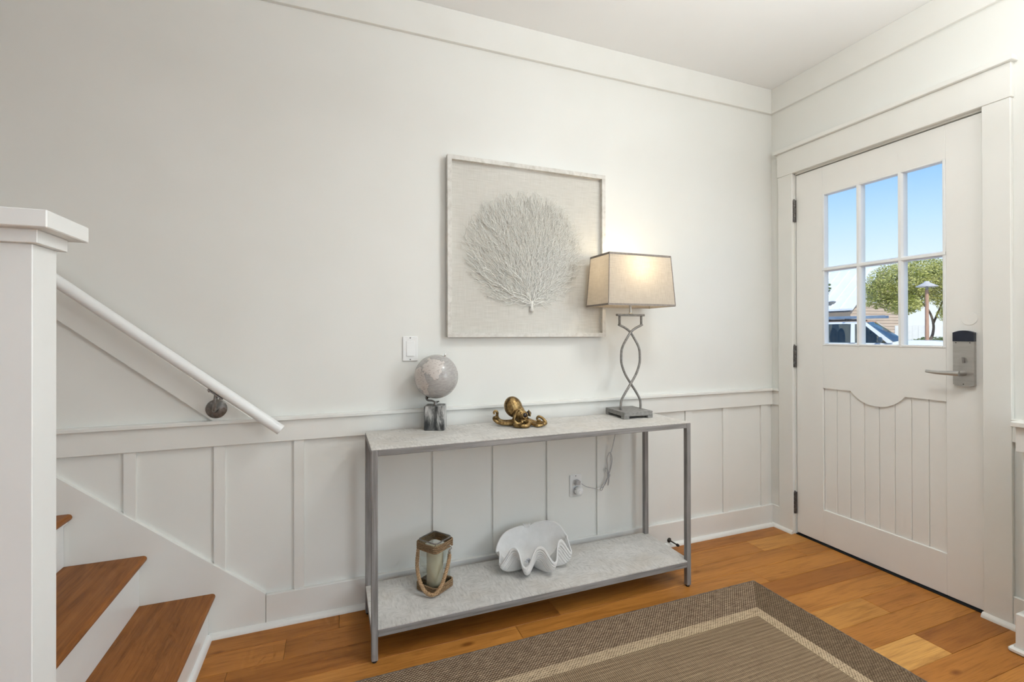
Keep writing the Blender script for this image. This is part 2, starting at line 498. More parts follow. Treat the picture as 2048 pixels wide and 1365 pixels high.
wr = empty('wall_right', (0, 0, 0), kind='structure')
box('plaster', 0.0, 0.12, -0.150, 0.0, 0, ZC, M['wall'], wr, 0)
box('plaster', 0.0, 0.12, -1.046, -0.150, 2.168, ZC, M['wall'], wr, 0)
box('plaster', 0.0, 0.12, -2.3, -1.046, 0, ZC, M['wall'], wr, 0)
box('plaster', 0.0, 0.12, -3.9, -2.3, 0, 0.9, M['wall'], wr, 0)
box('plaster', 0.0, 0.12, -3.9, -2.3, 2.3, ZC, M['wall'], wr, 0)
box('plaster', 0.0, 0.12, YF, -3.9, 0, ZC, M['wall'], wr, 0)
# windows out of the picture; the rear one is added for soft fill
def big_window(name, along, a, b, z0, z1, face):
    w = empty(name, (0, 0, 0), kind='structure')
    def bx(n, u0, u1, d0, d1, h0, h1, mat):
        if along == 'x':
            return box(n, u0, u1, face+d0, face+d1, h0, h1, mat, w, 0.002)
        return box(n, face+d0, face+d1, u0, u1, h0, h1, mat, w, 0.002)
    bx('window_frame', a, a+0.05, 0.02, 0.10, z0, z1, M['white']); bx('window_frame', b-0.05, b, 0.02, 0.10, z0, z1, M['white'])
    bx('window_frame', a, b, 0.02, 0.10, z0, z0+0.05, M['white']); bx('window_frame', a, b, 0.02, 0.10, z1-0.05, z1, M['white'])
    n = 3
    for i in range(1, n):
        u = a+(b-a)*i/n
        bx('window_mullion', u-0.02, u+0.02, 0.03, 0.09, z0, z1, M['white'])
    bx('pane', a, b, 0.055, 0.061, z0, z1, M['pane'])
    return w
big_window('window_1', 'y', -3.9, -2.3, 0.9, 2.3, 0.0)
wf = empty('wall_front', (0, 0, 0), kind='structure')
box('plaster', XL, -4.4, YF-0.12, YF, 0, ZC, M['wall_far'], wf, 0)
box('plaster', -0.8, 0.12, YF-0.12, YF, 0, ZC, M['wall_far'], wf, 0)
box('plaster', -4.4, -0.8, YF-0.12, YF, 0, 0.6, M['wall_far'], wf, 0)
box('plaster', -4.4, -0.8, YF-0.12, YF, 2.4, ZC, M['wall_far'], wf, 0)
big_window('window_2', 'x', -4.4, -0.8, 0.6, 2.4, YF-0.12)  # unseen window, added to go with the rear fill lamp
tag(box('wall_left', XL-0.12, XL, YF-0.12, 0.12, 0, ZC, M['wall'], None, 0), kind='structure')
tag(box('ceiling', XL-0.12, 0.12, YF-0.12, 0.12, ZC, ZC+0.15, M['ceiling'], None, 0), kind='structure')

# half-height wall beside the door, at the right edge of the picture
lw = empty('wall_low', (0, 0, 0), kind='structure')
box('plaster', -0.18, 0.0, -2.25, -1.222, 0, 0.85, M['wall'], lw, 0)
box('cap', -0.214, 0.0, -2.25, -1.2, 0.85, 0.868, M['trim'], lw)
box('rail_band', -0.196, -0.18, -2.25, -1.208, 0.755, 0.85, M['trim'], lw)
box('rail_band', -0.18, 0.0, -1.222, -1.208, 0.755, 0.85, M['trim'], lw)
box('base_board', -0.198, -0.18, -2.25, -1.206, 0.0, 0.145, M['trim'], lw)
box('base_board', -0.18, -0.02, -1.222, -1.206, 0.0, 0.145, M['trim'], lw)
box('shoe', -0.216, -0.198, -2.25, -1.19, 0.0, 0.02, M['trim'], lw, 0.006)
box('shoe', -0.198, -0.036, -1.206, -1.19, 0.0, 0.02, M['trim'], lw, 0.006)

# frieze boards under the ceiling
t1 = empty('trim_1', (0, 0, 2.587), kind='structure')
box('frieze_board', XL, -0.018, -0.018, 0.0, 2.587, ZC, M['trim'], t1)
box('frieze_board', -0.018, 0.0, YF, 0.0, 2.587, ZC, M['trim'], t1)
# chair rail
t2 = empty('trim_2', (0, 0, 0.757), kind='structure')
box('rail_band', XL, -0.018, -0.018, 0.0, 0.758, 0.846, M['trim'], t2)
box('rail_cap', XL, -0.032, -0.032, 0.0, 0.846, 0.861, M['trim'], t2, 0.002)
box('rail_band', -0.018, 0.0, -0.062, 0.0, 0.758, 0.846, M['trim'], t2)
box('rail_cap', -0.032, 0.0, -0.062, 0.0, 0.846, 0.861, M['trim'], t2, 0.002)
box('rail_band', -0.018, 0.0, -1.208, -1.127, 0.758, 0.838, M['trim'], t2)
box('rail_cap', -0.032, 0.0, -1.2, -1.127, 0.838, 0.853, M['trim'], t2, 0.002)
box('corner_batten', -0.0105, 0.0, -0.062, 0.0, 0.12, 0.765, M['trim'], t2)

def shoe_profile(n=5, r=0.019):
    return [(0, 0)] + [(r*math.sin(math.pi/2*(1-k/n)), r*1.05*math.cos(math.pi/2*(1-k/n))) for k in range(n+1)]
bb = empty('baseboard_back', (0, 0, 0), kind='structure')
box('board', -2.8555, -0.018, -0.018, 0, 0, 0.131, M['trim'], bb, 0.002)
MB().prism([(-0.018-u, w) for u, w in shoe_profile()], 0, -3.055, -0.036).build('shoe', M['trim'], bb, True, 50)
br_ = empty('baseboard_right', (0, 0, 0), kind='structure')
box('board', -0.018, 0, -0.064, 0, 0, 0.131, M['trim'], br_, 0.002)
box('board', -0.018, 0, -1.206, -1.127, 0, 0.131, M['trim'], br_, 0.002)
MB().prism([(-0.018-u, w) for u, w in shoe_profile()], 1, -0.158, -0.018).build('shoe', M['trim'], br_, True, 50)
MB().prism([(-0.020-u, w) for u, w in shoe_profile()], 1, -1.2, -1.034).build('shoe', M['trim'], br_, True, 50)

# ------------------------------------------------------------------ door casing
t3 = empty('trim_3', (0, -0.6, 0), kind='structure')
box('casing', -0.021, 0, -0.157, -0.062, 0, 2.166, M['trim'], t3, 0.002)
box('casing', -0.021, 0, -1.127, -1.036, 0, 2.166, M['trim'], t3, 0.002)
box('header', -0.024, 0, -1.131, -0.058, 2.166, 2.309, M['trim'], t3, 0.002)
box('header_cap', -0.042, 0, -1.143, -0.044, 2.309, 2.331, M['trim'], t3, 0.002)
box('jamb', 0, 0.12, -0.160, -0.150, 0, 2.168, M['trim'], t3, 0)
box('jamb', 0, 0.12, -1.046, -1.036, 0, 2.168, M['trim'], t3, 0)
box('jamb', 0, 0.12, -1.046, -0.150, 2.157, 2.168, M['trim'], t3, 0)
box('stop', 0.056, 0.12, -0.178, -0.160, 0, 2.157, M['black'], t3, 0)
box('stop', 0.056, 0.12, -1.036, -1.018, 0, 2.157, M['black'], t3, 0)
box('stop', 0.056, 0.12, -1.036, -0.160, 2.139, 2.157, M['black'], t3, 0)
box('threshold', 0.0, 0.16, -1.036, -0.160, -0.05, 0.004, M['black'], t3, 0)

# ------------------------------------------------------------------ door
dr = empty('door_1', (0.02, -0.6, 0.0), kind='structure')
DX0, DX1 = 0.006, 0.05
DL, DRt, DB, DT = -0.1635, -1.0325, 0.012, 2.152
WL, WR, WB, WT = -0.325, -0.897, 1.135, 1.997      # glazed opening
PL, PR, PB, PT = -0.318, -0.887, 0.200, 0.892      # boarded lower panel
box('stile', DX0, DX1, DL, WL, DB, DT, M['door'], dr)
box('stile', DX0, DX1, WR, DRt, DB, DT, M['door'], dr)
box('top_rail', DX0, DX1, WR, WL, WT, DT, M['door'], dr)
box('bottom_rail', DX0, DX1, WR, WL, DB, PB, M['door'], dr)
arc = [(WL, WB), (WL, PT), (-0.478, PT)]
for k in range(1, 16):
    t = k/16
    arc.append((-0.478-0.254*t, PT-(math.sqrt(0.1552**2-(0.254*(t-0.5))**2)-(0.1552-0.066))))
arc += [(-0.732, PT), (WR, PT), (WR, WB)]
MB().prism(arc, 0, DX0, DX1).build('middle_rail', M['door'], dr)
nb = 8; pw = (WL-WR)/nb
for k in range(nb):
    a = WL-pw*k; b = a-pw
    bm = MB().box(DX0+0.009, DX1-0.004, a-0.0006, b+0.0006, PB-0.01, PT+0.02, 0.0028)
    bm.build('plank', M['door'], dr)
mw = 0.024
cols = [WL, -0.5178, -0.7137, WR]
for yc in cols[1:3]:
    MB().prism([(yc-mw/2, 0.012), (yc-mw/2*0.45, 0.002), (yc+mw/2*0.45, 0.002), (yc+mw/2, 0.012), (yc+mw/2, 0.045), (yc-mw/2, 0.045)], 2, WB, WT,
               mtx=Matrix(((0, 1, 0, 0), (1, 0, 0, 0), (0, 0, 1, 0), (0, 0, 0, 1)))).build('muntin', M['white'], dr)
zc = 1.5665
MB().prism([(0.0115, zc-mw/2), (0.0009, zc-mw/4), (0.0009, zc+mw/4), (0.0115, zc+mw/2), (0.045, zc+mw/2), (0.045, zc-mw/2)], 1, WL, WR).build('muntin', M['white'], dr)
bd = 0.011
for a, b, z0, z1 in ((WL, WL-bd, WB, WT), (WR+bd, WR, WB, WT), (WL-bd, WR+bd, WB, WB+bd), (WL-bd, WR+bd, WT-bd*0.7, WT)):
    box('glazing_bead', 0.003, 0.04, a, b, z0, z1, M['white'], dr, 0.002)
for i in range(3):
    for z0, z1 in ((WB, zc), (zc, WT)):
        box('pane', 0.026, 0.030, cols[i], cols[i+1], z0, z1, M['pane'], dr, 0)
for z0, z1 in ((1.874, 2.004), (1.0, 1.130), (0.124, 0.252)):
    h = empty('hinge', (0, 0, 0), parent=dr)
    h.location = Vector((0.0, -0.159, z0))-world_of(dr)
    for k in range(5):
        za = z0+(z1-z0)*k/5+0.001; zb = z0+(z1-z0)*(k+1)/5-0.001
        MB().lathe([(0.0085, 0), (0.0085, zb-za)], (-0.006, -0.159, za), 12).build('knuckle', M['hinge'], h, True, 40)
    box('leaf', -0.004, 0.03, -0.1645, -0.1615, z0, z1, M['hinge'], h, 0)
    MB().lathe([(0.004, 0), (0.0065, 0.003), (0.003, 0.008)], (-0.006, -0.159, z1), 10).build('pin_tip', M['pewter'], h, True)
# lock
LY0, LY1 = -0.930, -1.004
lk = empty('lock', (0, 0, 0), parent=dr)
lk.location = Vector((0.0, -0.967, 0.97))-world_of(dr)
def lockpoly(z0, z1, top, bot, n=8):
    P = []
    for k in range(n+1):
        t = k/n
        P.append((LY0+(LY1-LY0)*t, z1+top*(4*t*(1-t))))
    for k in range(n+1):
        t = k/n
        P.append((LY1+(LY0-LY1)*t, z0-bot*(4*t*(1-t))))
    return P
MB().prism(lockpoly(0.975, 1.1655, 0.0, 0.009), 0, DX0, -0.011).build('plate', M['steel'], lk)
MB().prism(lockpoly(1.166, 1.205, 0.009, 0.0), 0, DX0, -0.0135).build('reader_cover', M['navy'], lk)
MB().prism([(-0.9515, 1.071), (-0.9715, 1.071), (-0.9695, 1.096), (-0.9555, 1.096)], 0, -0.013, -0.030).build('thumb_turn', M['steel'], lk)
MB().lathe([(0.009, 0), (0.009, 0.003)], (-0.011, -0.962, 1.083), 16, (-1, 0, 0)).build('thumb_rose', M['steel'], lk, True, 40)
hub = (-0.011, -0.967, 1.026)
MB().lathe([(0.0125, 0), (0.0125, 0.012), (0.0105, 0.03), (0.0105, 0.046)], hub, 20, (-1, 0, 0)).build('lever_hub', M['steel'], lk, True, 40)
lp = spline([(-0.058, -0.975, 1.026), (-0.060, -0.95, 1.026), (-0.061, -0.915, 1.0255), (-0.061, -0.88, 1.0265), (-0.059, -0.853, 1.029)], 5)
MB().tube(lp, [0.0118-0.0055*(i/(len(lp)-1)) for i in range(len(lp))], 14).build('lever', M['steel'], lk, True, 50)
for yy, zz in ((-0.941, 1.160), (-0.990, 1.160), (-0.967, 0.978)):
    MB().lathe([(0.0022, 0), (0.0022, 0.001)], (-0.011, yy, zz), 8, (-1, 0, 0)).build('screw', M['bronze'], lk)
MB().lathe([(0.0285, 0), (0.0285, 0.0012), (0.0275, 0.002)], (DX0, -0.981, 1.2655), 28, (-1, 0, 0)).build('viewer_cover', M['door'], dr, True, 30)
MB().lathe([(0.003, 0), (0.003, 0.001)], (DX0-0.002, -0.981, 1.2655), 8, (-1, 0, 0)).build('viewer_screw', M['plastic'], dr)

# ------------------------------------------------------------------ staircase along the back wall
st = empty('staircase', (-3.6, -0.5, 0), 'white staircase with oak treads climbing left along the wall', 'staircase')
RUN, RISE = 0.2235, 0.1885
NOS0, Z1 = -3.0336, 0.176
SY0, SY1 = -0.018, -0.985
def tread_mat():
    mt, nt, b = new_mat('oak_tread', 0.4, 0, (0.35, 0.15, 0.05), 0.15)
    n1 = nd(nt, 'ShaderNodeTexNoise', {'Vector': coords(nt, (30, 2.2, 1)), 'Scale': 1.0, 'Detail': 6.0, 'Roughness': 0.62, 'Distortion': 0.8}).outputs[0]
    n2 = nd(nt, 'ShaderNodeTexNoise', {'Vector': coords(nt, (200, 9, 1)), 'Scale': 1.0, 'Detail': 3.0}).outputs[0]
    c = rampn(nt, n1, [(0.28, (0.165, 0.056, 0.012)), (0.5, (0.27, 0.098, 0.022)), (0.75, (0.35, 0.135, 0.034))])
    c = mixc(nt, 0.7, c, rampn(nt, n2, [(0.32, (0.75, 0.7, 0.66)), (0.5, (1, 1, 1))]), 'MULTIPLY')
    nt.links.new(c, b.inputs['Base Color']); bump(nt, b, n2, 0.08, 0.0006)
    return mt
M['tread'] = tread_mat()
for k in range(8):
    nx = NOS0-RUN*k; z = Z1+RISE*k
    prof = [(nx-RUN-0.028, z-0.024), (nx-RUN-0.028, z)]
    for a in range(7):
        t = math.pi/2-math.pi*a/6
        prof.append((nx-0.012+0.012*math.cos(t), z-0.012+0.012*math.sin(t)))
    MB().prism(prof, 1, SY0-0.001, SY1-0.03).build('tread', M['tread'], st)
    zb = 0.0 if k == 0 else Z1+RISE*(k-1)
    box('riser', nx-0.024-0.018, nx-0.024, SY0-0.001, SY1, zb, z-0.024, M['white'], st, 0.001)
    box('scotia', nx-0.024, nx-0.013, SY0-0.001, SY1, z-0.034, z-0.024, M['white'], st, 0.002)
MB().prism([(NOS0-0.024+u*0.8, w*1.3) for u, w in shoe_profile()], 1, -0.035, SY1).build('shoe', M['white'], st, True, 50)
# skirt board on the wall, following the stair
xe = XL+1.4
sk = [(-2.8568, 0.0), (-2.8568, 0.1366), (xe, skirt_z(xe)), (xe, skirt_z(xe)-0.55), (-3.25, 0.0)]
MB().prism(sk, 1, 0.0, -0.018).build('skirt_board', M['trim'], st)
# outer stringer below the newel side
ys = SY1+0.001
so = [(-3.05, 0.0)]
pts_ = []
for k in range(8):
    nx = NOS0-RUN*k-0.03; z = Z1+RISE*k-0.024
    pts_ += [(nx, (0 if k == 0 else Z1+RISE*(k-1)-0.024)), (nx, z)]
pts_ += [(NOS0-RUN*8-0.03, Z1+RISE*7-0.024), (NOS0-RUN*8-0.03, 0.0)]
MB().prism(pts_, 1, SY1+0.02, SY1+0.002).build('outer_stringer', M['white'], st)

# newel post
npo = empty('newel_post', (-3.18, -0.958, 0.0), 'square white newel post with stepped flat cap at the stair foot', 'newel post')
PX1, PX0, PY0, PY1 = -3.14, -3.225, -1.000, -0.915
box('shaft', PX0, PX1, PY0, PY1, 0.0 if False else 0.1765, 1.378, M['white'], npo, 0.0012)
ccx, ccy = (PX0+PX1)/2, (PY0+PY1)/2
box('collar', ccx-0.0555, ccx+0.0555, ccy-0.0555, ccy+0.0555, 1.378, 1.404, M['white'], npo, 0.001)
box('cap', ccx-0.0815, ccx+0.0815, ccy-0.0815, ccy+0.0815, 1.404, 1.438, M['white'], npo, 0.002)

# handrail with its sloped mounting board
hb = tag(MB().prism([(-2.9068, 0.8612), (-3.0432, 0.8612), (xe, 1.257+(-3.5252-xe)*0.8235), (xe, 1.3703+(-3.5252-xe)*0.8235)], 1, 0.0, -0.02).build('handrail_board', M['trim']),
         'sloping flat white board on the wall behind the handrail', 'board')
hr = empty('handrail', (-3.1, -0.09, 0.9), 'round white handrail sloping down the stair wall', 'handrail')
hs = 0.8137
A = Vector((-2.7923, -0.09, 0.8182)); B = Vector((-4.7, -0.09, 0.8182+(4.7-2.7923)*hs))
dirv = (B-A).normalized()
MB().tube([A, A+dirv*0.002, B], [0.0185, 0.0205, 0.0205], 24).build('rail', M['white'], hr, True, 40)
def bracket(x):
    b = empty('bracket', (0, 0, 0), parent=hr)
    cz = 0.9081+(-3.0295-x)*hs
    b.location = Vector((x, -0.02, cz))-world_of(hr)
    MB().lathe([(0.0375, 0), (0.0375, 0.004), (0.034, 0.0062), (0.012, 0.009)], (x, -0.02, cz), 28, (0, -1, 0)).build('rosette', M['pewter'], b, True, 40)
    foot = Vector((x+0.012, -0.09, 0.8182+(-2.7923-(x+0.012))*hs-0.0205*math.sqrt(1+hs*hs)))
    pth = spline([(x, -0.027, cz), (x+0.001, -0.06, cz-0.001), (x+0.006, -0.086, cz+0.012), tuple(foot+Vector((0, 0, -0.004)))], 6)
    MB().tube(pth, [0.0085-0.002*i/(len(pth)-1) for i in range(len(pth))], 12).build('arm', M['pewter'], b, True, 60)
    ax = -dirv; un = Vector((dirv.z, 0, -dirv.x)); un = un if un.z < 0 else -un
    mt = Matrix((ax, Vector((0, 1, 0)), -un)).transposed().to_4x4(); mt.translation = foot+un*0.002
    MB().box(-0.032, 0.032, -0.010, 0.010, -0.003, 0.002, 0.001, mtx=mt).build('saddle', M['pewter'], b)
    for s_ in (-0.024, 0.024):
        MB().ball(foot+ax*s_+un*0.006, 0.0042, 10, 6).build('screw', M['pewter'], b, True)
    for k in range(3):
        a = 2.1+k*2.094
        MB().lathe([(0.005, 0), (0.004, 0.0022)], (x+0.0275*math.cos(a), -0.0265, cz+0.0275*math.sin(a)), 10, (0, -1, 0)).build('screw', M['pewter'], b, True, 40)
bracket(-3.0295); bracket(-4.1)

# ------------------------------------------------------------------ light switch, wall outlet, door stop
sw = empty('light_switch', (-2.266, 0, 1.136), 'white rocker light switch on the wall left of the picture', 'light switch')
box('plate', -2.301, -2.231, -0.0065, 0, 1.079, 1.1935, M['plastic'], sw, 0.003)
MB().prism([(-0.0065, 1.103), (-0.0115, 1.1035), (-0.0085, 1.1375), (-0.0068, 1.170), (-0.0065, 1.170)], 0, -2.2825, -2.2495).build('rocker', M['plastic'], sw)
box('rocker_frame', -2.2845, -2.2475, -0.0074, -0.006, 1.1015, 1.172, M['plastic'], sw, 0.0006)
for z in (1.0865, 1.186):
    MB().lathe([(0.0032, 0), (0.0026, 0.0012)], (-2.266, -0.0065, z), 10, (0, -1, 0)).build('screw', M['pewter'], sw)
ou = empty('wall_outlet', (-1.41, 0, 0.352), 'white double power outlet low on the wall under the console', 'outlet')
box('plate', -1.445, -1.375, -0.0065, 0, 0.351, 0.4655, M['plastic'], ou, 0.003)
for z in (0.389, 0.428):
    MB().prism([(-1.41+0.017*math.cos(a)*1.0, z+max(-0.0145, min(0.0145, 0.0175*math.sin(a)))) for a in [2*math.pi*k/20 for k in range(20)]], 1, -0.006, -0.009).build('socket', M['plastic'], ou)
    for dx in (-0.0065, 0.0065):
        box('slot', -1.41+dx-0.001, -1.41+dx+0.001, -0.0094, -0.008, z+0.001, z+0.009, M['black'], ou, 0)
MB().lathe([(0.003, 0), (0.0025, 0.001)], (-1.41, -0.0065, 0.459), 10, (0, -1, 0)).build('screw', M['pewter'], ou)

ds = empty('door_stop', (-0.8212, -0.018, 0.034), 'dark bronze door stop sticking out of the baseboard', 'door stop')
ds0 = Vector((-0.8212, -0.018, 0.034)); dax = (0.05, -1, -0.02)
MB().lathe([(0.0135, 0), (0.0135, 0.003), (0.008, 0.007), (0.005, 0.010)], ds0, 18, dax).build('flange', M['bronze'], ds, True, 40)
MB().lathe([(0.0045, 0.008), (0.0035, 0.062)], ds0, 12, dax).build('rod', M['bronze'], ds, True, 40)
MB().lathe([(0.004, 0.06), (0.0078, 0.062), (0.0078, 0.070), (0.0055, 0.076)], ds0, 14, dax).build('tip', M['black'], ds, True, 40)

# ------------------------------------------------------------------ console table
ct = empty('console_table', (-1.736, -0.225, 0), 'long two-tier console table with grey frame and whitewashed tops', 'console table')
TX0, TX1, TY0, TY1, TZ = -2.468, -1.008, -0.402, -0.058, 0.7815
LW = 0.0235
for x in (TX0, TX1-LW):
    for yv in (TY0, TY1-LW):
        lg = box('leg', x, x+LW, yv, yv+LW, 0.008, TZ-0.004, M['frame_z'], ct, 0.0016)
        MB().lathe([(0.0085, 0), (0.0095, 0.002), (0.0095, 0.008)], (x+LW/2, yv+LW/2, 0.0), 14).build('foot_glide', M['black'], lg, True, 40)
        bpy.context.view_layer.update()
def rails(z0, z1, n):
    for yv in (TY0, TY1-LW):
        box(n, TX0+LW, TX1-LW, yv+0.0004, yv+LW-0.0004, z0, z1, M['frame_x'], ct, 0.0014)
    for x in (TX0, TX1-LW):
        box(n, x+0.0004, x+LW-0.0004, TY0+LW, TY1-LW, z0, z1, M['frame_y'], ct, 0.0014)
rails(0.755, TZ-0.004, 'apron_rail')
rails(0.0935, 0.1205, 'shelf_rail')
box('tabletop', TX0+0.0005, TX1-0.0005, TY0+0.0005, TY1-0.0005, TZ-0.004, TZ, M['top'], ct, 0.0014)
sh = [(TX0+LW, TY0+0.0006), (TX1-LW, TY0+0.0006), (TX1-LW, TY0+LW), (TX1-0.0006, TY0+LW), (TX1-0.0006, TY1-LW), (TX1-LW, TY1-LW), (TX1-LW, TY1-0.0006),
      (TX0+LW, TY1-0.0006), (TX0+LW, TY1-LW), (TX0+0.0006, TY1-LW), (TX0+0.0006, TY0+LW), (TX0+LW, TY0+LW)]
ZS = 0.1245
MB().prism(sh, 2, 0.1205, ZS).build('shelf', M['top'], ct)

# ------------------------------------------------------------------ framed coral picture
pc = empty('framed_picture', (-1.6725, -0.02, 1.188), 'square white framed picture of white sea fan coral on linen', 'picture')
QX0, QX1, QZ0, QZ1 = -2.0985, -1.2465, 1.1885, 2.0435
FW, QY0, QY1 = 0.0205, -0.040, -0.010
M['frame_white'] = streak_mat('limed_frame', (0.56, 0.53, 0.475), (0.70, 0.68, 0.63), (0.78, 0.765, 0.72), (40, 40, 40), 0.6, 0, 0.2)
def mitre(p):
    MB().prism(p, 1, QY0, QY1).build('frame_side', M['frame_white'], pc)
i0, i1, j0, j1 = QX0+FW, QX1-FW, QZ0+FW, QZ1-FW
mitre([(QX0, QZ0), (QX0, QZ1), (i0, j1), (i0, j0)]); mitre([(QX1, QZ0), (QX1, QZ1), (i1, j1), (i1, j0)])
mitre([(QX0, QZ0), (QX1, QZ0), (i1, j0), (i0, j0)]); mitre([(QX0, QZ1), (QX1, QZ1), (i1, j1), (i0, j1)])
def linen():
    mt, nt, b = new_mat('linen_mat', 0.9, 0, (0.7, 0.68, 0.62), 0.1)
    a = nd(nt, 'ShaderNodeTexNoise', {'Vector': coords(nt, (12, 1, 330)), 'Scale': 1.0, 'Detail': 3.0}).outputs[0]
    c = nd(nt, 'ShaderNodeTexNoise', {'Vector': coords(nt, (330, 1, 12)), 'Scale': 1.0, 'Detail': 3.0}).outputs[0]
    s = mth(nt, 'MULTIPLY_ADD', a, 0.6, mth(nt, 'MULTIPLY', c, 0.4))
    nt.links.new(rampn(nt, s, [(0.38, (0.63, 0.61, 0.56)), (0.62, (0.74, 0.72, 0.675))]), b.inputs['Base Color'])
    bump(nt, b, s, 0.25, 0.0006)
    return mt
box('linen_backing', i0-0.003, i1+0.003, -0.017, -0.0105, j0-0.003, j1+0.003, linen(), pc, 0)
box('hanger_back', QX0+0.01, QX1-0.01, -0.0105, -0.0002, QZ0+0.01, QZ1-0.01, M['bronze'], pc, 0)
box('glass', i0, i1, -0.0365, -0.0350, j0, j1, M['picture_glass'], pc, 0)
# coral fan
M['coral'] = noise_mat('coral_white', (0.84, 0.825, 0.775), (0.88, 0.87, 0.83), (60, 60, 60), 0.75)
cr_ = random.Random(3)
cb = MB()
base = Vector((-1.668, 0, 1.352)); ec = Vector((-1.692, 0, 1.628))
def inside(p, mrg):
    dx = (p.x-ec.x)/(0.318 if p.x < ec.x else 0.312); dz = (p.z-ec.z)/(0.275 if p.z > ec.z else 0.300)
    return dx*dx+dz*dz < mrg
CELL = 0.0058
occ = {}
def cell(p):
    return (int(math.floor(p.x/CELL)), int(math.floor(p.z/CELL)))
NODES = []          # (point, generation)
NA = np.zeros((60000, 3))
def strand(p, ang, gen, depth, n, life):
    """a wavering twig growing outwards; stops where the fan is already dense"""
    pts = [Vector((p.x, depth, p.z))]; wig = cr_.uniform(0, 6.28)
    for i in range(n):
        rad = p-base; tgt = math.atan2(rad.x, rad.z) if rad.length > 0.03 else ang
        ang += (tgt-ang)*0.16+cr_.gauss(0, 0.20)+0.26*math.sin(wig+i*1.5)
        p = p+Vector((math.sin(ang), 0, math.cos(ang)))*0.0072
        depth = max(-0.031, min(-0.0195, depth+cr_.gauss(0, 0.0012)))
        if not inside(p, life):
            break
        if i > 3 and occ.get(cell(p), 0) > 2:
            break
        occ[cell(p)] = occ.get(cell(p), 0)+1
        pts.append(Vector((p.x, depth, p.z))); NODES.append((p.x, p.z, depth, ang, gen)); NA[len(NODES)-1] = (p.x, p.z, math.hypot(p.x-base.x, p.z-base.z))
    if len(pts) > 2:
        k = len(pts); r0 = (0.0032, 0.0024, 0.0014, 0.0012, 0.0011, 0.0010)[min(gen, 5)]
        cb.tube(pts, [r0*(1-0.45*j/(k-1)) for j in range(k)], 5)
for k in range(21):
    a = -1.45+2.9*(k+0.5)/21+cr_.gauss(0, 0.04)
    strand(base+Vector((0.006*math.sin(a), 0, 0.006*math.cos(a))), a, 1, -0.026+cr_.uniform(-0.004, 0.004), cr_.randint(14, 60), cr_.uniform(0.6, 1.1))
for it in range(9000):
    if len(NODES) > 19000:
        break
    # look for a thin spot in the fan and send a twig there from the nearest inner branch
    t_ = cr_.uniform(0, 2*math.pi); q_ = math.sqrt(cr_.uniform(0, 1))*1.03
    p = Vector((ec.x+0.315*q_*math.cos(t_), 0, ec.z+0.288*q_*math.sin(t_)))
    c = cell(p)
    if any(occ.get((c[0]+i, c[1]+j), 0) for i in (-1, 0, 1) for j in (-1, 0, 1)) and cr_.random() < 0.75:
        continue
    A_ = NA[:len(NODES)]; rp = (p-base).length
    d2 = (A_[:, 0]-p.x)**2+(A_[:, 1]-p.z)**2
    d2 = np.where(A_[:, 2] < rp-0.004, d2, 9.0)
    j = int(np.argmin(d2))
    if d2[j] > 0.01:
        continue
    nx, nz, dp, an, gn = NODES[j]
    to = math.atan2(p.x-nx, p.z-nz)
    strand(Vector((nx, 0, nz)), to*0.8+an*0.2, gn+1, dp+cr_.uniform(-0.002, 0.002), cr_.randint(6, 18), cr_.choice((cr_.uniform(0.55, 1.0), cr_.uniform(0.85, 1.22))))
cb.tube([(-1.668, -0.024, 1.318), (-1.668, -0.026, 1.332), (-1.668, -0.026, 1.350), (-1.668, -0.026, 1.368)], [0.013, 0.0085, 0.0075, 0.005], 8)
co = cb.build('coral', M['coral'], pc, True)

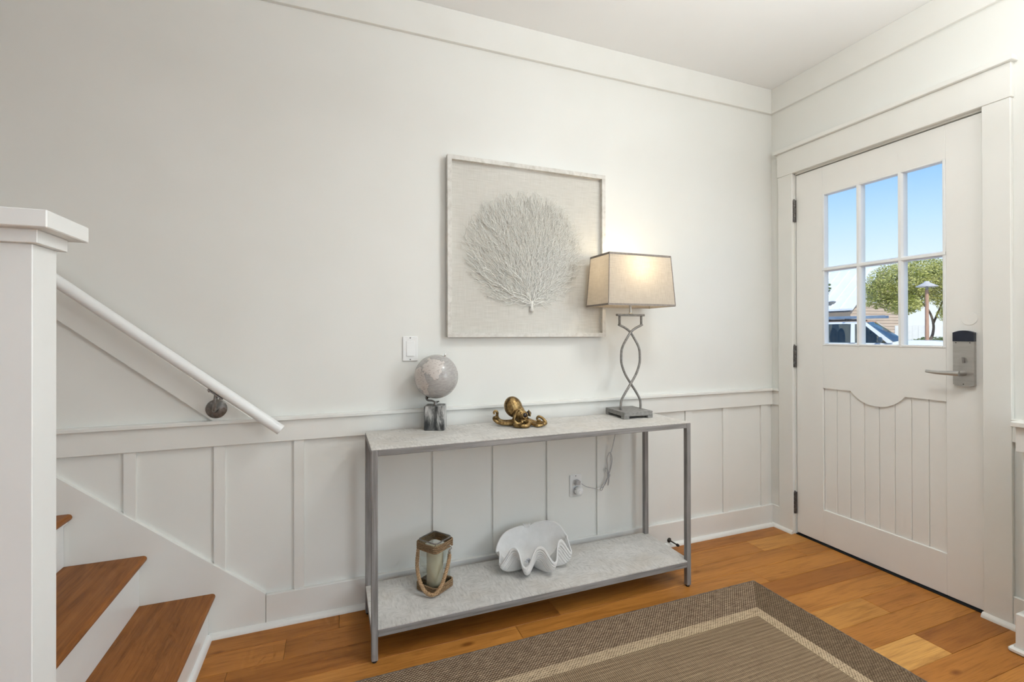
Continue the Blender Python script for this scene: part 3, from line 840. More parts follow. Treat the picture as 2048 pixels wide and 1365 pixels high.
# ------------------------------------------------------------------ globe
gl = empty('desk_globe', (-2.171, -0.107, TZ), 'small grey desk globe on a square marbled block', 'globe')
M['block'] = streak_mat('charcoal_marble', (0.03, 0.031, 0.031), (0.15, 0.15, 0.143), (0.55, 0.54, 0.52), (34, 34, 8), 0.4, 0, 0.1, (0.40, 0.50, 0.62))
mz = Matrix.Translation((-2.171, -0.107, TZ)) @ Matrix.Rotation(R(-21), 4, 'Z')
MB().box(-0.0435, 0.0435, -0.0435, 0.0435, 0.0, 0.106, 0.002, mtx=mz).build('block', M['block'], gl)
gc = Vector((-2.166, -0.102, 1.0135)); GR = 0.0975
def globe_mat():
    mt, nt, b = new_mat('globe_map', 0.22, 0, (0.4, 0.38, 0.35), 0.5)
    nz = nd(nt, 'ShaderNodeTexNoise', {'Vector': coords(nt, (26, 26, 26)), 'Scale': 1.0, 'Detail': 6.0, 'Roughness': 0.6}).outputs[0]
    pos = nd(nt, 'ShaderNodeTexCoord').outputs['Object']
    n = None
    # continents: rounded masses with ragged coasts, spread over the whole sphere
    for sx, sz, sf, rad_ in ((-0.72, 0.05, 0.68, 0.047), (-0.50, -0.32, 0.80, 0.034), (-0.05, 0.50, 0.86, 0.050), (0.10, 0.20, 0.97, 0.026), (0.75, 0.45, -0.45, 0.05), (0.3, -0.3, -0.9, 0.06), (-0.6, 0.5, -0.6, 0.05), (-0.35, -0.62, 0.70, 0.022)):
        c_ = (rt*sx+Vector((0, 0, 1))*sz-Vector((fw.x, fw.y, 0))*sf).normalized()*GR+(gc-Vector((-2.171, -0.107, TZ)))
        dd = nd(nt, 'ShaderNodeVectorMath', {0: pos, 1: tuple(c_)}, operation='DISTANCE').outputs['Value']
        k_ = mth(nt, 'SUBTRACT', 1.0, mth(nt, 'DIVIDE', dd, rad_))
        n = k_ if n is None else mth(nt, 'MAXIMUM', n, k_)
    n = mth(nt, 'ADD', mth(nt, 'MULTIPLY', n, 0.35), nz, clamp=True)
    land = rampn(nt, n, [(0.535, (0, 0, 0)), (0.55, (1, 1, 1))])
    coast = rampn(nt, n, [(0.50, (1, 1, 1)), (0.535, (0.72, 0.70, 0.68)), (0.55, (1, 1, 1))])
    st_ = nd(nt, 'ShaderNodeTexNoise', {'Vector': coords(nt, (60, 60, 220)), 'Scale': 1.0, 'Detail': 3.0}).outputs[0]
    ocean = rampn(nt, st_, [(0.35, (0.37, 0.35, 0.335)), (0.65, (0.45, 0.43, 0.41))])
    txt = rampn(nt, nd(nt, 'ShaderNodeTexNoise', {'Vector': coords(nt, (90, 90, 330)), 'Scale': 1.0, 'Detail': 1.0}).outputs[0], [(0.60, (1, 1, 1)), (0.66, (0.45, 0.38, 0.35))])
    lc = mixc(nt, 0.55, (0.60, 0.55, 0.51), txt, 'MULTIPLY')
    c = mixc(nt, land, ocean, lc); c = mixc(nt, 0.8, c, coast, 'MULTIPLY')
    nt.links.new(c, b.inputs['Base Color'])
    return mt
gax = (rt*0.385+Vector((0, 0, 1))*0.92).normalized()
MB().ball(gc, GR, 48, 28).build('sphere', globe_mat(), gl, True)
MB().lathe([(0.006, 0), (0.006, 0.004), (0.003, 0.006), (0.003, 0.010), (0.005, 0.012), (0.003, 0.015)], gc+gax*(GR-0.002), 12, gax).build('axis_pin', M['chrome'], gl, True, 40)
MB().lathe([(0.010, 0), (0.010, 0.004), (0.004, 0.005), (0.004, 0.014)], gc-gax*(GR-0.002), 14, -gax).build('axis_cap', M['bronze'], gl, True, 40)
end = gc-gax*(GR+0.011)
topz = TZ+0.106
cxy = Vector((-2.171, -0.107, topz))
MB().lathe([(0.0095, 0), (0.0085, 0.004), (0.007, 0.012), (0.006, 0.016)], cxy, 14).build('stem', M['pewter'], gl, True, 40)
fk = spline([cxy+Vector((0, 0, 0.011)), cxy+Vector((0, 0, 0.018))-rt*0.014, end+Vector((0, 0, -0.006))+rt*0.003, end-rt*0.006+Vector((0, 0, 0.008))], 6)
MB().tube(fk, 0.0042, 10).build('fork', M['pewter'], gl, True, 60)
fk2 = spline([cxy+Vector((0, 0, 0.011)), cxy+Vector((0, 0, 0.014))+rt*0.010, cxy+Vector((0, 0, 0.0165))+rt*0.017], 5)
MB().tube(fk2, [0.0042-0.002*i/(len(fk2)-1) for i in range(len(fk2))], 10).build('fork', M['pewter'], gl, True, 60)

# ------------------------------------------------------------------ table lamp
LX, LYc = -1.169, -0.150
tl = empty('table_lamp', (LX, LYc, TZ), 'lit table lamp with rectangular linen shade and twisted grey stand', 'table lamp')
M['lamp_metal'] = streak_mat('grey_wash_metal', (0.15, 0.145, 0.135), (0.255, 0.245, 0.23), (0.34, 0.33, 0.31), (90, 90, 90), 0.5, 0.25, 0.2)
M['cable'] = noise_mat('clear_grey_cable', (0.44, 0.435, 0.44), (0.58, 0.575, 0.58), (200, 200, 200), 0.25, 0.1)
bz = Matrix.Translation((LX-0.007, LYc+0.008, TZ)) @ Matrix.Rotation(R(-2), 4, 'Z')
bse = MB()
bw, bdp = 0.083, 0.089
bse.box(-bw, bw, -bdp, bdp, 0.0125, 0.034, 0.002, mtx=bz)
for sx in (-1, 1):
    for sy in (-1, 1):
        xa, xb = sorted((sx*bw, sx*(bw-0.03))); ya, yb = sorted((sy*bdp, sy*(bdp-0.03)))
        bse.box(xa, xb, ya, yb, 0.0, 0.014, 0.002, mtx=bz)
bse.build('base', M['lamp_metal'], tl)
def rodp(s):
    prof = [(0.061, 0.812), (0.0615, 0.838), (0.056, 0.866), (0.035, 0.905), (0.0, 0.953), (-0.030, 0.998), (-0.049, 1.045), (-0.0525, 1.083), (-0.047, 1.130), (-0.028, 1.178), (0.0, 1.2137), (0.030, 1.234), (0.066, 1.249)]
    pts = spline([(LX+s*a, LYc+s*0.006*(1 if 0.9 < z < 1.15 else -1 if z > 1.17 else 0.3), z) for a, z in prof], 6)
    return pts+[Vector((LX+s*0.066, LYc, 1.252)), Vector((LX+s*0.066, LYc, 1.297))]
for s_ in (-1, 1):
    MB().tube(rodp(s_), 0.0062, 10).build('stand_rod', M['lamp_metal'], tl, True, 60)
box('cross_bar', LX-0.083, LX+0.083, LYc-0.010, LYc+0.010, 1.294, 1.305, M['lamp_metal'], tl, 0.002)
MB().lathe([(0.012, 1.305), (0.009, 1.310), (0.0065, 1.312), (0.0065, 1.405), (0.015, 1.405), (0.017, 1.45), (0.013, 1.46)], (LX, LYc, 0), 16).build('socket_stem', M['steel'], tl, True, 40)
def bulb_mat():
    mt = bpy.data.materials.new('bulb_glow'); mt.use_nodes = True
    b = mt.node_tree.nodes['Principled BSDF']
    b.inputs['Emission Color'].default_value = (1.0, 0.80, 0.52, 1); b.inputs['Emission Strength'].default_value = 5
    mt.cycles.emission_sampling = 'NONE'
    return mt
MB().ball((LX, LYc, 1.492), (0.028, 0.028, 0.036), 16, 10).build('bulb', bulb_mat(), tl, True)
lb = light('bulb_light', 'POINT', (0, 0, 0), 1.3, (1.0, 0.78, 0.48), shadow_soft_size=0.04)
lb.parent = tl; lb.location = (0, 0, 1.545-TZ)
def shade_mat():
    mt = bpy.data.materials.new('linen_shade'); mt.use_nodes = True
    nt = mt.node_tree; nt.nodes.clear()
    out = nd(nt, 'ShaderNodeOutputMaterial')
    a = nd(nt, 'ShaderNodeTexNoise', {'Vector': coords(nt, (20, 20, 500)), 'Scale': 1.0, 'Detail': 2.0}).outputs[0]
    c = nd(nt, 'ShaderNodeTexNoise', {'Vector': coords(nt, (400, 400, 15)), 'Scale': 1.0, 'Detail': 2.0}).outputs[0]
    s = mth(nt, 'MULTIPLY_ADD', a, 0.5, mth(nt, 'MULTIPLY', c, 0.5))
    col = rampn(nt, s, [(0.36, (0.57, 0.52, 0.45)), (0.64, (0.70, 0.65, 0.575))])
    d = nd(nt, 'ShaderNodeBsdfDiffuse', {'Color': col}); t = nd(nt, 'ShaderNodeBsdfTranslucent', {'Color': col})
    mx = nd(nt, 'ShaderNodeMixShader', {0: 0.42, 1: d.outputs[0], 2: t.outputs[0]})
    nt.links.new(mx.outputs[0], out.inputs[0])
    return mt
M['shade'] = shade_mat()
M['shade_trim'] = noise_mat('shade_binding', (0.23, 0.20, 0.175), (0.30, 0.265, 0.235), (90, 90, 90), 0.85)
def ring(z):
    t = (z-1.342)/(1.600-1.342)
    return 0.1975+(0.1815-0.1975)*t, 0.104+(0.088-0.104)*t
def shell(z0, z1, grow_=0.0, mb=None):
    mb = mb or MB()
    (a0, b0), (a1, b1) = ring(z0), ring(z1)
    a0 += grow_; b0 += grow_; a1 += grow_; b1 += grow_
    v = [(LX+sx*a0, LYc+sy*b0, z0) for sx, sy in ((-1, -1), (1, -1), (1, 1), (-1, 1))]+[(LX+sx*a1, LYc+sy*b1, z1) for sx, sy in ((-1, -1), (1, -1), (1, 1), (-1, 1))]
    return mb.add(v, [(0, 1, 5, 4), (1, 2, 6, 5), (2, 3, 7, 6), (3, 0, 4, 7)])
sd = shell(1.342, 1.600).build('shade', M['shade'], tl)
shell(1.3415, 1.351, 0.0012).build('shade_binding', M['shade_trim'], sd)
shell(1.590, 1.6005, 0.0012).build('shade_binding', M['shade_trim'], sd)
for sx, sy in ((-1, -1), (1, -1), (1, 1), (-1, 1)):
    (a0, b0), (a1, b1) = ring(1.342), ring(1.600)
    MB().tube([(LX+sx*(a0+0.0005), LYc+sy*(b0+0.0005), 1.345), (LX+sx*(a1+0.0005), LYc+sy*(b1+0.0005), 1.597)], 0.0022, 6).build('corner_seam', M['shade_trim'], sd)
spd = MB()
for sx in (-1, 1):
    spd.tube([(LX, LYc, 1.585), (LX+sx*0.179, LYc, 1.592)], 0.0018, 6)
spd.build('spider', M['steel'], tl)
MB().lathe([(0.003, 1.46), (0.003, 1.59), (0.007, 1.592), (0.008, 1.600), (0.004, 1.61)], (LX, LYc, 0), 12).build('finial', M['steel'], tl, True, 40)
# cord: over the back of the table, tied into a bow, plugged in
def w2(px, pz, yy=-0.03):
    return (px, yy, pz)
cd = MB()
cr0 = 0.0019
main = spline([(LX, -0.062, TZ+0.004), (LX, -0.051, TZ+0.003), (-1.180, -0.046, 0.765), (-1.184, -0.040, 0.70), (-1.193, -0.035, 0.64), (-1.206, -0.032, 0.585), (-1.215, -0.031, 0.56),
               (-1.211, -0.030, 0.52), (-1.217, -0.029, 0.48), (-1.224, -0.028, 0.452)], 7)
cd.tube(main, cr0, 7)
def loop(pts):
    cd.tube(spline([w2(*p) for p in pts], 8), cr0, 7)
loop([(-1.224, 0.452), (-1.228, 0.49, -0.026), (-1.232, 0.535, -0.026), (-1.222, 0.563, -0.027), (-1.214, 0.568, -0.028), (-1.205, 0.55, -0.028), (-1.203, 0.52, -0.028), (-1.212, 0.48, -0.028), (-1.224, 0.45, -0.028)])
loop([(-1.224, 0.45, -0.026), (-1.236, 0.465, -0.025), (-1.241, 0.482, -0.025), (-1.236, 0.487, -0.025), (-1.231, 0.475, -0.025), (-1.224, 0.452, -0.025)])
loop([(-1.225, 0.452, -0.030), (-1.225, 0.43, -0.029), (-1.229, 0.40, -0.027), (-1.226, 0.397, -0.027), (-1.222, 0.42, -0.029), (-1.222, 0.45, -0.030)])
loop([(-1.224, 0.45, -0.03), (-1.245, 0.42, -0.028), (-1.270, 0.385, -0.024), (-1.272, 0.374, -0.022), (-1.262, 0.372, -0.022), (-1.245, 0.405, -0.026), (-1.224, 0.448, -0.029)])
for k in range(4):
    q = Vector((-1.2245, -0.028, 0.448+0.004*(k-1.5)))
    cd.tube([q+Vector((0.0075*math.cos(a), 0.006*math.sin(a), 0.0015*math.cos(a*1.0+k))) for a in [2*math.pi*i/14 for i in range(14)]], cr0*0.9, 6, closed=True)
loop([(-1.224, 0.446, -0.03), (-1.25, 0.40, -0.030), (-1.278, 0.386, -0.032), (-1.31, 0.390, -0.036), (-1.345, 0.400, -0.040), (-1.372, 0.410, -0.040), (-1.392, 0.424, -0.034)])
cd.build('cord', M['cable'], tl, True)
MB().tube([(-1.300, -0.034, 0.388), (-1.285, -0.033, 0.387)], 0.0042, 8).build('cord_tie', M['plastic'], tl, True)
MB().prism([(-1.421, 0.419), (-1.399, 0.417), (-1.396, 0.436), (-1.404, 0.443), (-1.418, 0.441)], 1, -0.0095, -0.034).build('plug', M['cable'], tl)
nl = empty('plug_in_device', (-1.405, -0.009, 0.385), 'round white plug-in device sitting in the wall outlet', 'plug-in')
MB().lathe([(0.014, 0), (0.020, 0.004), (0.0225, 0.012), (0.0225, 0.024), (0.018, 0.031), (0.010, 0.034)], (-1.403, -0.0095, 0.385), 24, (0, -1, 0)).build('housing', M['plastic'], nl, True, 40)
MB().lathe([(0.012, 0), (0.011, 0.002), (0.006, 0.003)], (-1.403, -0.0435, 0.385), 18, (0, -1, 0)).build('grille', M['plastic'], nl, True, 40)
MB().prism([(-1.424, 0.370), (-1.421, 0.370), (-1.421, 0.398), (-1.424, 0.398)], 1, -0.0095, -0.03).build('side_vent', M['cable'], nl)

# ------------------------------------------------------------------ octopus figurine
oc = empty('octopus_figurine', (-1.80, -0.19, TZ), 'antique gold octopus figurine lying on the console', 'figurine')
def gold():
    mt, nt, b = new_mat('antique_gold', 0.34, 0.92, (0.5, 0.32, 0.12))
    n = nd(nt, 'ShaderNodeTexNoise', {'Vector': coords(nt, (35, 35, 35)), 'Scale': 1.0, 'Detail': 5.0, 'Roughness': 0.7}).outputs[0]
    vo = nd(nt, 'ShaderNodeTexVoronoi', {'Vector': coords(nt, (260, 260, 260)), 'Scale': 1.0}).outputs['Distance']
    c = rampn(nt, n, [(0.32, (0.055, 0.036, 0.018)), (0.50, (0.26, 0.165, 0.065)), (0.70, (0.58, 0.41, 0.18))])
    nt.links.new(c, b.inputs['Base Color']); bump(nt, b, vo, 0.35, 0.0015)
    return mt
M['gold'] = gold()
# local frame: x to the right in the picture, y away from the camera, centred on the head
ox, oy = rt.copy(), Vector((fw.x, fw.y, 0)).normalized()
OC = Vector((-1.795, -0.185, TZ))
def op(x, y, z):
    return OC+ox*x*1.08+oy*y*1.08+Vector((0, 0, z*1.06))
ob = MB()
ax_t = Matrix.Rotation(R(-38), 3, ox.cross(Vector((0, 0, 1)))) 
def ellip(c, r, tilt):
    """ellipsoid whose long axis leans in the picture plane by tilt degrees"""
    ca, sa = math.cos(R(tilt)), math.sin(R(tilt))
    mtx = Matrix((ox*ca-Vector((0, 0, 1))*sa, oy, ox*sa+Vector((0, 0, 1))*ca)).transposed()
    ob.ball(c, r, 20, 14, mtx)
ellip(op(-0.030, 0.012, 0.080), (0.042, 0.041, 0.050), -22)
ellip(op(-0.012, 0.010, 0.062), (0.032, 0.032, 0.042), -36)
ellip(op(0.006, 0.006, 0.042), (0.029, 0.029, 0.030), -40)
ellip(op(0.010, 0.004, 0.026), (0.032, 0.034, 0.018), 0)
def tent(pts, r0, r1, n=7):
    p = spline([op(*q) for q in pts], n); k = len(p)
    ob.tube(p, [r0+(r1-r0)*(i/(k-1))**0.8 for i in range(k)], 10)
    return p
TN = []
# far-left pair: long low arm with raised, curled tip
TN.append(tent([(0.0, 0.016, 0.022), (-0.03, 0.020, 0.016), (-0.065, 0.020, 0.014), (-0.090, 0.016, 0.022), (-0.099, 0.012, 0.040), (-0.098, 0.010, 0.056), (-0.106, 0.008, 0.063), (-0.113, 0.006, 0.057), (-0.109, 0.004, 0.050)], 0.012, 0.0042))
TN.append(tent([(-0.002, -0.008, 0.020), (-0.03, -0.012, 0.013), (-0.06, -0.012, 0.012), (-0.09, -0.010, 0.015), (-0.108, -0.008, 0.026), (-0.112, -0.010, 0.036), (-0.105, -0.014, 0.040), (-0.100, -0.014, 0.033)], 0.013, 0.0045))
# arm raised against the head
TN.append(tent([(0.006, -0.020, 0.016), (-0.012, -0.034, 0.016), (-0.026, -0.036, 0.030), (-0.024, -0.032, 0.050), (-0.016, -0.030, 0.066), (-0.009, -0.028, 0.074), (-0.003, -0.028, 0.068)], 0.0115, 0.0045))
# front arm curling round
TN.append(tent([(0.022, -0.012, 0.024), (0.034, -0.030, 0.014), (0.026, -0.050, 0.010), (0.002, -0.056, 0.010), (-0.020, -0.048, 0.010), (-0.024, -0.034, 0.011), (-0.008, -0.030, 0.014), (0.006, -0.034, 0.018)], 0.013, 0.0065))
# right arms
TN.append(tent([(0.022, 0.0, 0.028), (0.044, -0.010, 0.018), (0.058, -0.026, 0.010), (0.072, -0.038, 0.008), (0.090, -0.034, 0.009), (0.096, -0.022, 0.014)], 0.012, 0.005))
TN.append(tent([(0.024, 0.012, 0.026), (0.050, 0.010, 0.016), (0.076, -0.002, 0.010), (0.098, -0.010, 0.010), (0.107, -0.004, 0.014), (0.100, 0.002, 0.026), (0.088, 0.002, 0.036), (0.077, 0.0, 0.040), (0.071, -0.002, 0.031), (0.078, -0.006, 0.024), (0.087, -0.006, 0.026)], 0.012, 0.0042))
TN.append(tent([(0.018, 0.022, 0.022), (0.044, 0.034, 0.012), (0.074, 0.036, 0.009), (0.100, 0.028, 0.010), (0.110, 0.016, 0.013)], 0.011, 0.005))
TN.append(tent([(0.002, 0.026, 0.022), (-0.010, 0.044, 0.012), (0.010, 0.058, 0.009), (0.035, 0.056, 0.009)], 0.012, 0.005))
for e in (-1, 1):
    pass
bd_o = ob.build('body', M['gold'], oc, True)
rm = bd_o.modifiers.new('remesh', 'REMESH'); rm.mode = 'VOXEL'; rm.voxel_size = 0.0018; rm.use_smooth_shade = True
sm = bd_o.modifiers.new('smooth', 'SMOOTH'); sm.factor = 0.5; sm.iterations = 4
M['eye'] = noise_mat('dark_eye', (0.02, 0.014, 0.014), (0.05, 0.035, 0.034), (90, 90, 90), 0.12, 0.3)
for e, (x, yv, z) in enumerate(((0.018, -0.024, 0.050), (0.036, 0.008, 0.052))):
    c_ = op(x, yv, z); nrm_ = (ox*0.45-oy*0.85+Vector((0, 0, 0.1))).normalized() if e == 0 else (ox*0.9+oy*0.2+Vector((0, 0, 0.2))).normalized()
    MB().ball(c_, 0.0122, 16, 10).build('eye', M['eye'], oc, True)
    u_ = nrm_.orthogonal().normalized(); w_ = nrm_.cross(u_)
    MB().tube([c_+nrm_*0.003+(u_*math.cos(a)+w_*math.sin(a))*0.0130 for a in [2*math.pi*k/20 for k in range(20)]], 0.0032, 8, closed=True).build('eyelid', M['gold'], oc, True)
sk_ = MB()
for ti, p in enumerate(TN):
    n = len(p)
    for i in range(4, n-1, 2):
        r = 0.012*(1-0.6*i/n)
        d_ = (p[i]-p[i-1]).normalized(); side = d_.cross(Vector((0, 0, 1)))
        if side.length < 0.2:
            side = d_.cross(oy)
        side.normalize()
        if side.dot(oy) > 0:
            side = -side
        q = p[i]+side*r*0.72+Vector((0, 0, r*(-0.35 if ti != 2 else 0.0)))
        if q.z > TZ+0.003:
            sk_.ball(q, 0.0028*(1-0.4*i/n), 8, 5)
so_ = sk_.build('suckers', M['gold'], oc, True); so_['kind'] = 'stuff'

# ------------------------------------------------------------------ rope-bound glass lantern with candle
LC = Vector((-2.192, -0.193, ZS)); LROT = R(36)
ln = empty('glass_lantern', tuple(LC), 'square glass lantern bound with rope holding a cream candle', 'lantern')
def rsq(half, rc, z, n=5, cx=LC.x, cy=LC.y):
    """rounded square outline"""
    out = []
    for q, (sx, sy) in enumerate(((1, 1), (-1, 1), (-1, -1), (1, -1))):
        for k in range(n+1):
            a = math.pi/2*q+math.pi/2*k/n
            x = sx*(half-rc)+rc*math.cos(a); yv = sy*(half-rc)+rc*math.sin(a)
            out.append(Vector((cx+x*math.cos(LROT)-yv*math.sin(LROT), cy+x*math.sin(LROT)+yv*math.cos(LROT), z)))
    return out
def loft(mb, rings, cap0=True, cap1=True):
    n = len(rings[0]); v = [p for r_ in rings for p in r_]; f = []
    for i in range(len(rings)-1):
        for k in range(n):
            f.append((i*n+k, i*n+(k+1) % n, (i+1)*n+(k+1) % n, (i+1)*n+k))
    if cap0:
        f.append(tuple(range(n-1, -1, -1)))
    if cap1:
        f.append(tuple((len(rings)-1)*n+k for k in range(n)))
    return mb.add(v, f)
H0 = 0.052
jar = MB()
hz = [(0.0, 0.9), (0.006, 1.0), (0.19, 1.0), (0.203, 1.0), (0.210, 0.985)]
outer = [rsq(H0*s, 0.014, ZS+z) for z, s in hz]
inner = [rsq(H0*s-0.004, 0.011, ZS+z) for z, s in ((0.209, 0.985), (0.19, 1.0), (0.010, 1.0))]
loft(jar, outer+inner)
jar.build('jar', M['jar_glass'], ln, True, 50)
rim = MB(); rim.tube(rsq(H0*0.985-0.002, 0.012, ZS+0.210), 0.0028, 8, closed=True)
rim.build('rim', M['pewter'], ln, True)
def rope_mat(name, k):
    mt, nt, b = new_mat(name, 0.9, 0, (0.42, 0.29, 0.17), 0.15)
    n = nd(nt, 'ShaderNodeTexNoise', {'Vector': coords(nt, (260, 260, 260)), 'Scale': 1.0, 'Detail': 3.0}).outputs[0]
    nt.links.new(rampn(nt, n, [(0.35, (0.22*k, 0.135*k, 0.072*k)), (0.55, (0.36*k, 0.235*k, 0.130*k)), (0.75, (0.50*k, 0.355*k, 0.22*k))]), b.inputs['Base Color'])
    bump(nt, b, n, 0.4, 0.001)
    return mt
M['rope'] = rope_mat('jute_band', 0.8)
M['rope_light'] = rope_mat('jute_rope', 1.25)
def rope(mb, path, r, pitch, closed=False, strands=3, sides=6):
    """strands of yarn twisted round a path"""
    P = [Vector(p) for p in path]; n = len(P)
    # resample evenly
    if closed:
        P = P+[P[0]]
    L = [0.0]
    for i in range(1, len(P)):
        L.append(L[-1]+(P[i]-P[i-1]).length)
    tot = L[-1]; ns = max(12, int(tot/(pitch/8)))
    if closed:
        turns = max(1, round(tot/pitch)); pit = tot/turns
    else:
        pit = pitch
    S = []; j = 0
    for i in range(ns+(0 if closed else 1)):
        d = tot*i/ns
        while j < len(L)-2 and L[j+1] < d:
            j += 1
        t = (d-L[j])/max(1e-9, L[j+1]-L[j])
        S.append((P[j].lerp(P[j+1], t), d))
    nS = len(S)
    nr = None; fr_ = []
    for i in range(nS):
        a = S[(i-1) % nS][0] if closed or i else S[i][0]; b = S[(i+1) % nS][0] if closed or i < nS-1 else S[i][0]
        T = (b-a).normalized()
        u = Vector((0, 0, 1))-T*T.z
        if u.length < 0.3:
            u = oy-T*T.dot(oy)
        if nr is not None and not closed:
            u = nr-T*nr.dot(T)
        u.normalize(); nr = u
        fr_.append((u, T.cross(u)))
    for s_ in range(strands):
        pts = []
        for i in range(nS):
            a = 2*math.pi*(S[i][1]/pit+s_/strands)
            pts.append(S[i][0]+(fr_[i][0]*math.cos(a)+fr_[i][1]*math.sin(a))*r*0.52)
        mb.tube(pts, r*0.52, sides, closed=closed)
for n_, zs in (('rope_band', [0.1755+0.0079*k for k in range(4)]), ('rope_band', [0.0048+0.0079*k for k in range(4)])):
    rb = MB()
    for z in zs:
        rope(rb, rsq(H0+0.0045, 0.017, ZS+z, 6), 0.0043, 0.019, True, 3, 5)
    rb.build(n_, M['rope'], ln, True)
Rt = Vector((rt.x, rt.y, 0)); Fn = -oy
def lp_(x, f, z):
    return LC+Rt*x*1.08+Fn*f*1.10+Vector((0, 0, z))
rh = MB()
hp = spline([lp_(0.060, 0.018, 0.150), lp_(0.058, 0.024, 0.125), lp_(0.049, 0.042, 0.085), lp_(0.036, 0.062, 0.045), lp_(0.014, 0.080, 0.018), lp_(-0.012, 0.079, 0.0175), lp_(-0.036, 0.065, 0.034), lp_(-0.056, 0.044, 0.070), lp_(-0.066, 0.022, 0.110), lp_(-0.066, 0.008, 0.145), lp_(-0.064, 0.0, 0.172)], 8)
rope(rh, hp, 0.0082, 0.028, False, 3, 7)
rh.build('rope_handle', M['rope_light'], ln, True)
cxr = lp_(0.0595, 0.017, 0.178)
MB().tube([cxr+Rt*0.0095*math.cos(a)+Vector((0, 0, 0.0095*math.sin(a)))+Fn*0.004 for a in [2*math.pi*k/20 for k in range(20)]], 0.0016, 8, closed=True).build('handle_ring', M['chrome'], ln, True)
MB().lathe([(0.003, 0.0), (0.0065, 0.002), (0.0065, 0.016), (0.004, 0.018), (0.003, 0.024)], lp_(0.060, 0.018, 0.145), 12).build('end_cap', M['chrome'], ln, True, 40)
cxl = lp_(-0.064, -0.002, 0.182)
MB().tube([cxl+Rt*0.008*math.cos(a)+Vector((0, 0, 0.008*math.sin(a)))+Fn*0.003 for a in [2*math.pi*k/20 for k in range(20)]], 0.0016, 8, closed=True).build('handle_ring', M['chrome'], ln, True)
M['wax'] = noise_mat('cream_wax', (0.60, 0.53, 0.37), (0.66, 0.60, 0.44), (14, 14, 14), 0.45)
cn = empty('pillar_candle', (LC.x, LC.y, ZS+0.0102), 'cream pillar candle inside the rope-bound glass lantern', 'candle')
MB().lathe([(0.0335, 0.0), (0.035, 0.003), (0.035, 0.158), (0.033, 0.162), (0.028, 0.160), (0.008, 0.156)], (LC.x, LC.y, ZS+0.0102), 32).build('wax', M['wax'], cn, True, 50)
MB().tube([(LC.x, LC.y, ZS+0.165), (LC.x, LC.y, ZS+0.172), (LC.x+0.002, LC.y, ZS+0.178)], 0.0012, 6).build('wick', M['black'], cn)

# ------------------------------------------------------------------ giant clam shell bowl
SC = Vector((-1.735, -0.180, ZS))
cs = empty('clam_shell_bowl', tuple(SC), 'white scalloped giant clam shell bowl on the lower shelf', 'bowl')
M['shell'] = noise_mat('shell_white', (0.76, 0.75, 0.725), (0.82, 0.81, 0.79), (20, 20, 20), 0.5)
NU, NV = 320, 56
ROTS = R(-10)
def sstep(a, b, x):
    t = max(0.0, min(1.0, (x-a)/(b-a))); return t*t*(3-2*t)
def clam(u, v):
    """u round the bowl (0 = right, going over the front), v from the floor (0) to the lip (1)"""
    th = 2*math.pi*u; f = th/math.pi
    if f > 1.5:
        f -= 2.0
    front = sstep(-0.20, 0.10, f)*(1-sstep(0.80, 1.06, f))
    ph = 2*math.pi*(f-0.14)/0.232
    w = math.cos(ph+0.42*math.sin(ph))*sstep(-0.03, 0.10, f)*(1-sstep(0.836, 0.96, f))       # +1 = lobe, -1 = ridge between lobes
    ca, sa = math.cos(th), math.sin(th)
    a, b = 0.150, (0.108 if sa > 0 else 0.074)
    zb = (0.036*(0.95-w)+0.002)*front+0.030*(1-front)
    hfr = 0.060+0.001*(1-w)+0.012*ca
    hbk = 0.128+0.026*ca-0.055*ca**6-0.012*math.exp(-((th-1.5*math.pi)/0.15)**2)
    h = hfr*front+hbk*(1-front)
    rb = (1.0+0.13*w)*front+0.80*(1-front)              # radius where the wall turns up
    rl = (1.14+0.10*w)*front+1.12*(1-front)             # radius at the lip
    # smooth path: floor -> corner -> lip (quadratic curve with a soft corner)
    t = v
    c0_, c1_, c2_, c3_ = (0.0, 0.0), (rb*0.62, zb*0.55), (rb*1.08, zb*0.95+0.001), (rl, zb+h)
    q = 1-t
    r = q**3*c0_[0]+3*q*q*t*c1_[0]+3*q*t*t*c2_[0]+t**3*c3_[0]
    z = q**3*c0_[1]+3*q*q*t*c1_[1]+3*q*t*t*c2_[1]+t**3*c3_[1]
    ridge = 0.0018*math.sin(t*2*math.pi*15)*front*sstep(0.45, 0.6, t)*(1-sstep(0.95, 1.0, t))
    x = a*ca*r+ca*ridge; yv = -b*sa*r-sa*ridge
    x2 = x*math.cos(ROTS)-yv*math.sin(ROTS); y2 = x*math.sin(ROTS)+yv*math.cos(ROTS)
    return Vector((SC.x+x2, SC.y+y2, SC.z+0.0075+z))
cv = [clam(i/NU, max(0.02, j/NV)) for j in range(NV+1) for i in range(NU)]
cf = [(j*NU+i, j*NU+(i+1) % NU, (j+1)*NU+(i+1) % NU, (j+1)*NU+i) for j in range(NV) for i in range(NU)]
cf.append(tuple(range(NU-1, -1, -1)))
cm = MB(); cm.add(cv, cf)
sb = cm.build('shell', M['shell'], cs, True)
so2 = sb.modifiers.new('thickness', 'SOLIDIFY'); so2.thickness = 0.0055; so2.offset = 1.0
hg = MB()
for k in range(6):
    hx = -0.012+0.006*k
    p = clam(0.745+0.004*(k-2.5), 1.0)
    hg.tube([p+Vector((0, 0, -0.006)), p+Vector((0.001*(k-2.5), 0.002, 0.004)), p+Vector((0.003*(k-2.5), 0.004, 0.011))], [0.0035, 0.003, 0.0012], 7)
hg.build('hinge_teeth', M['shell'], cs, True)
M['bead_dark'] = noise_mat('dark_stone', (0.02, 0.022, 0.026), (0.09, 0.09, 0.095), (120, 120, 120), 0.25)
M['bead_light'] = noise_mat('pale_stone', (0.42, 0.42, 0.45), (0.62, 0.62, 0.64), (120, 120, 120), 0.25)
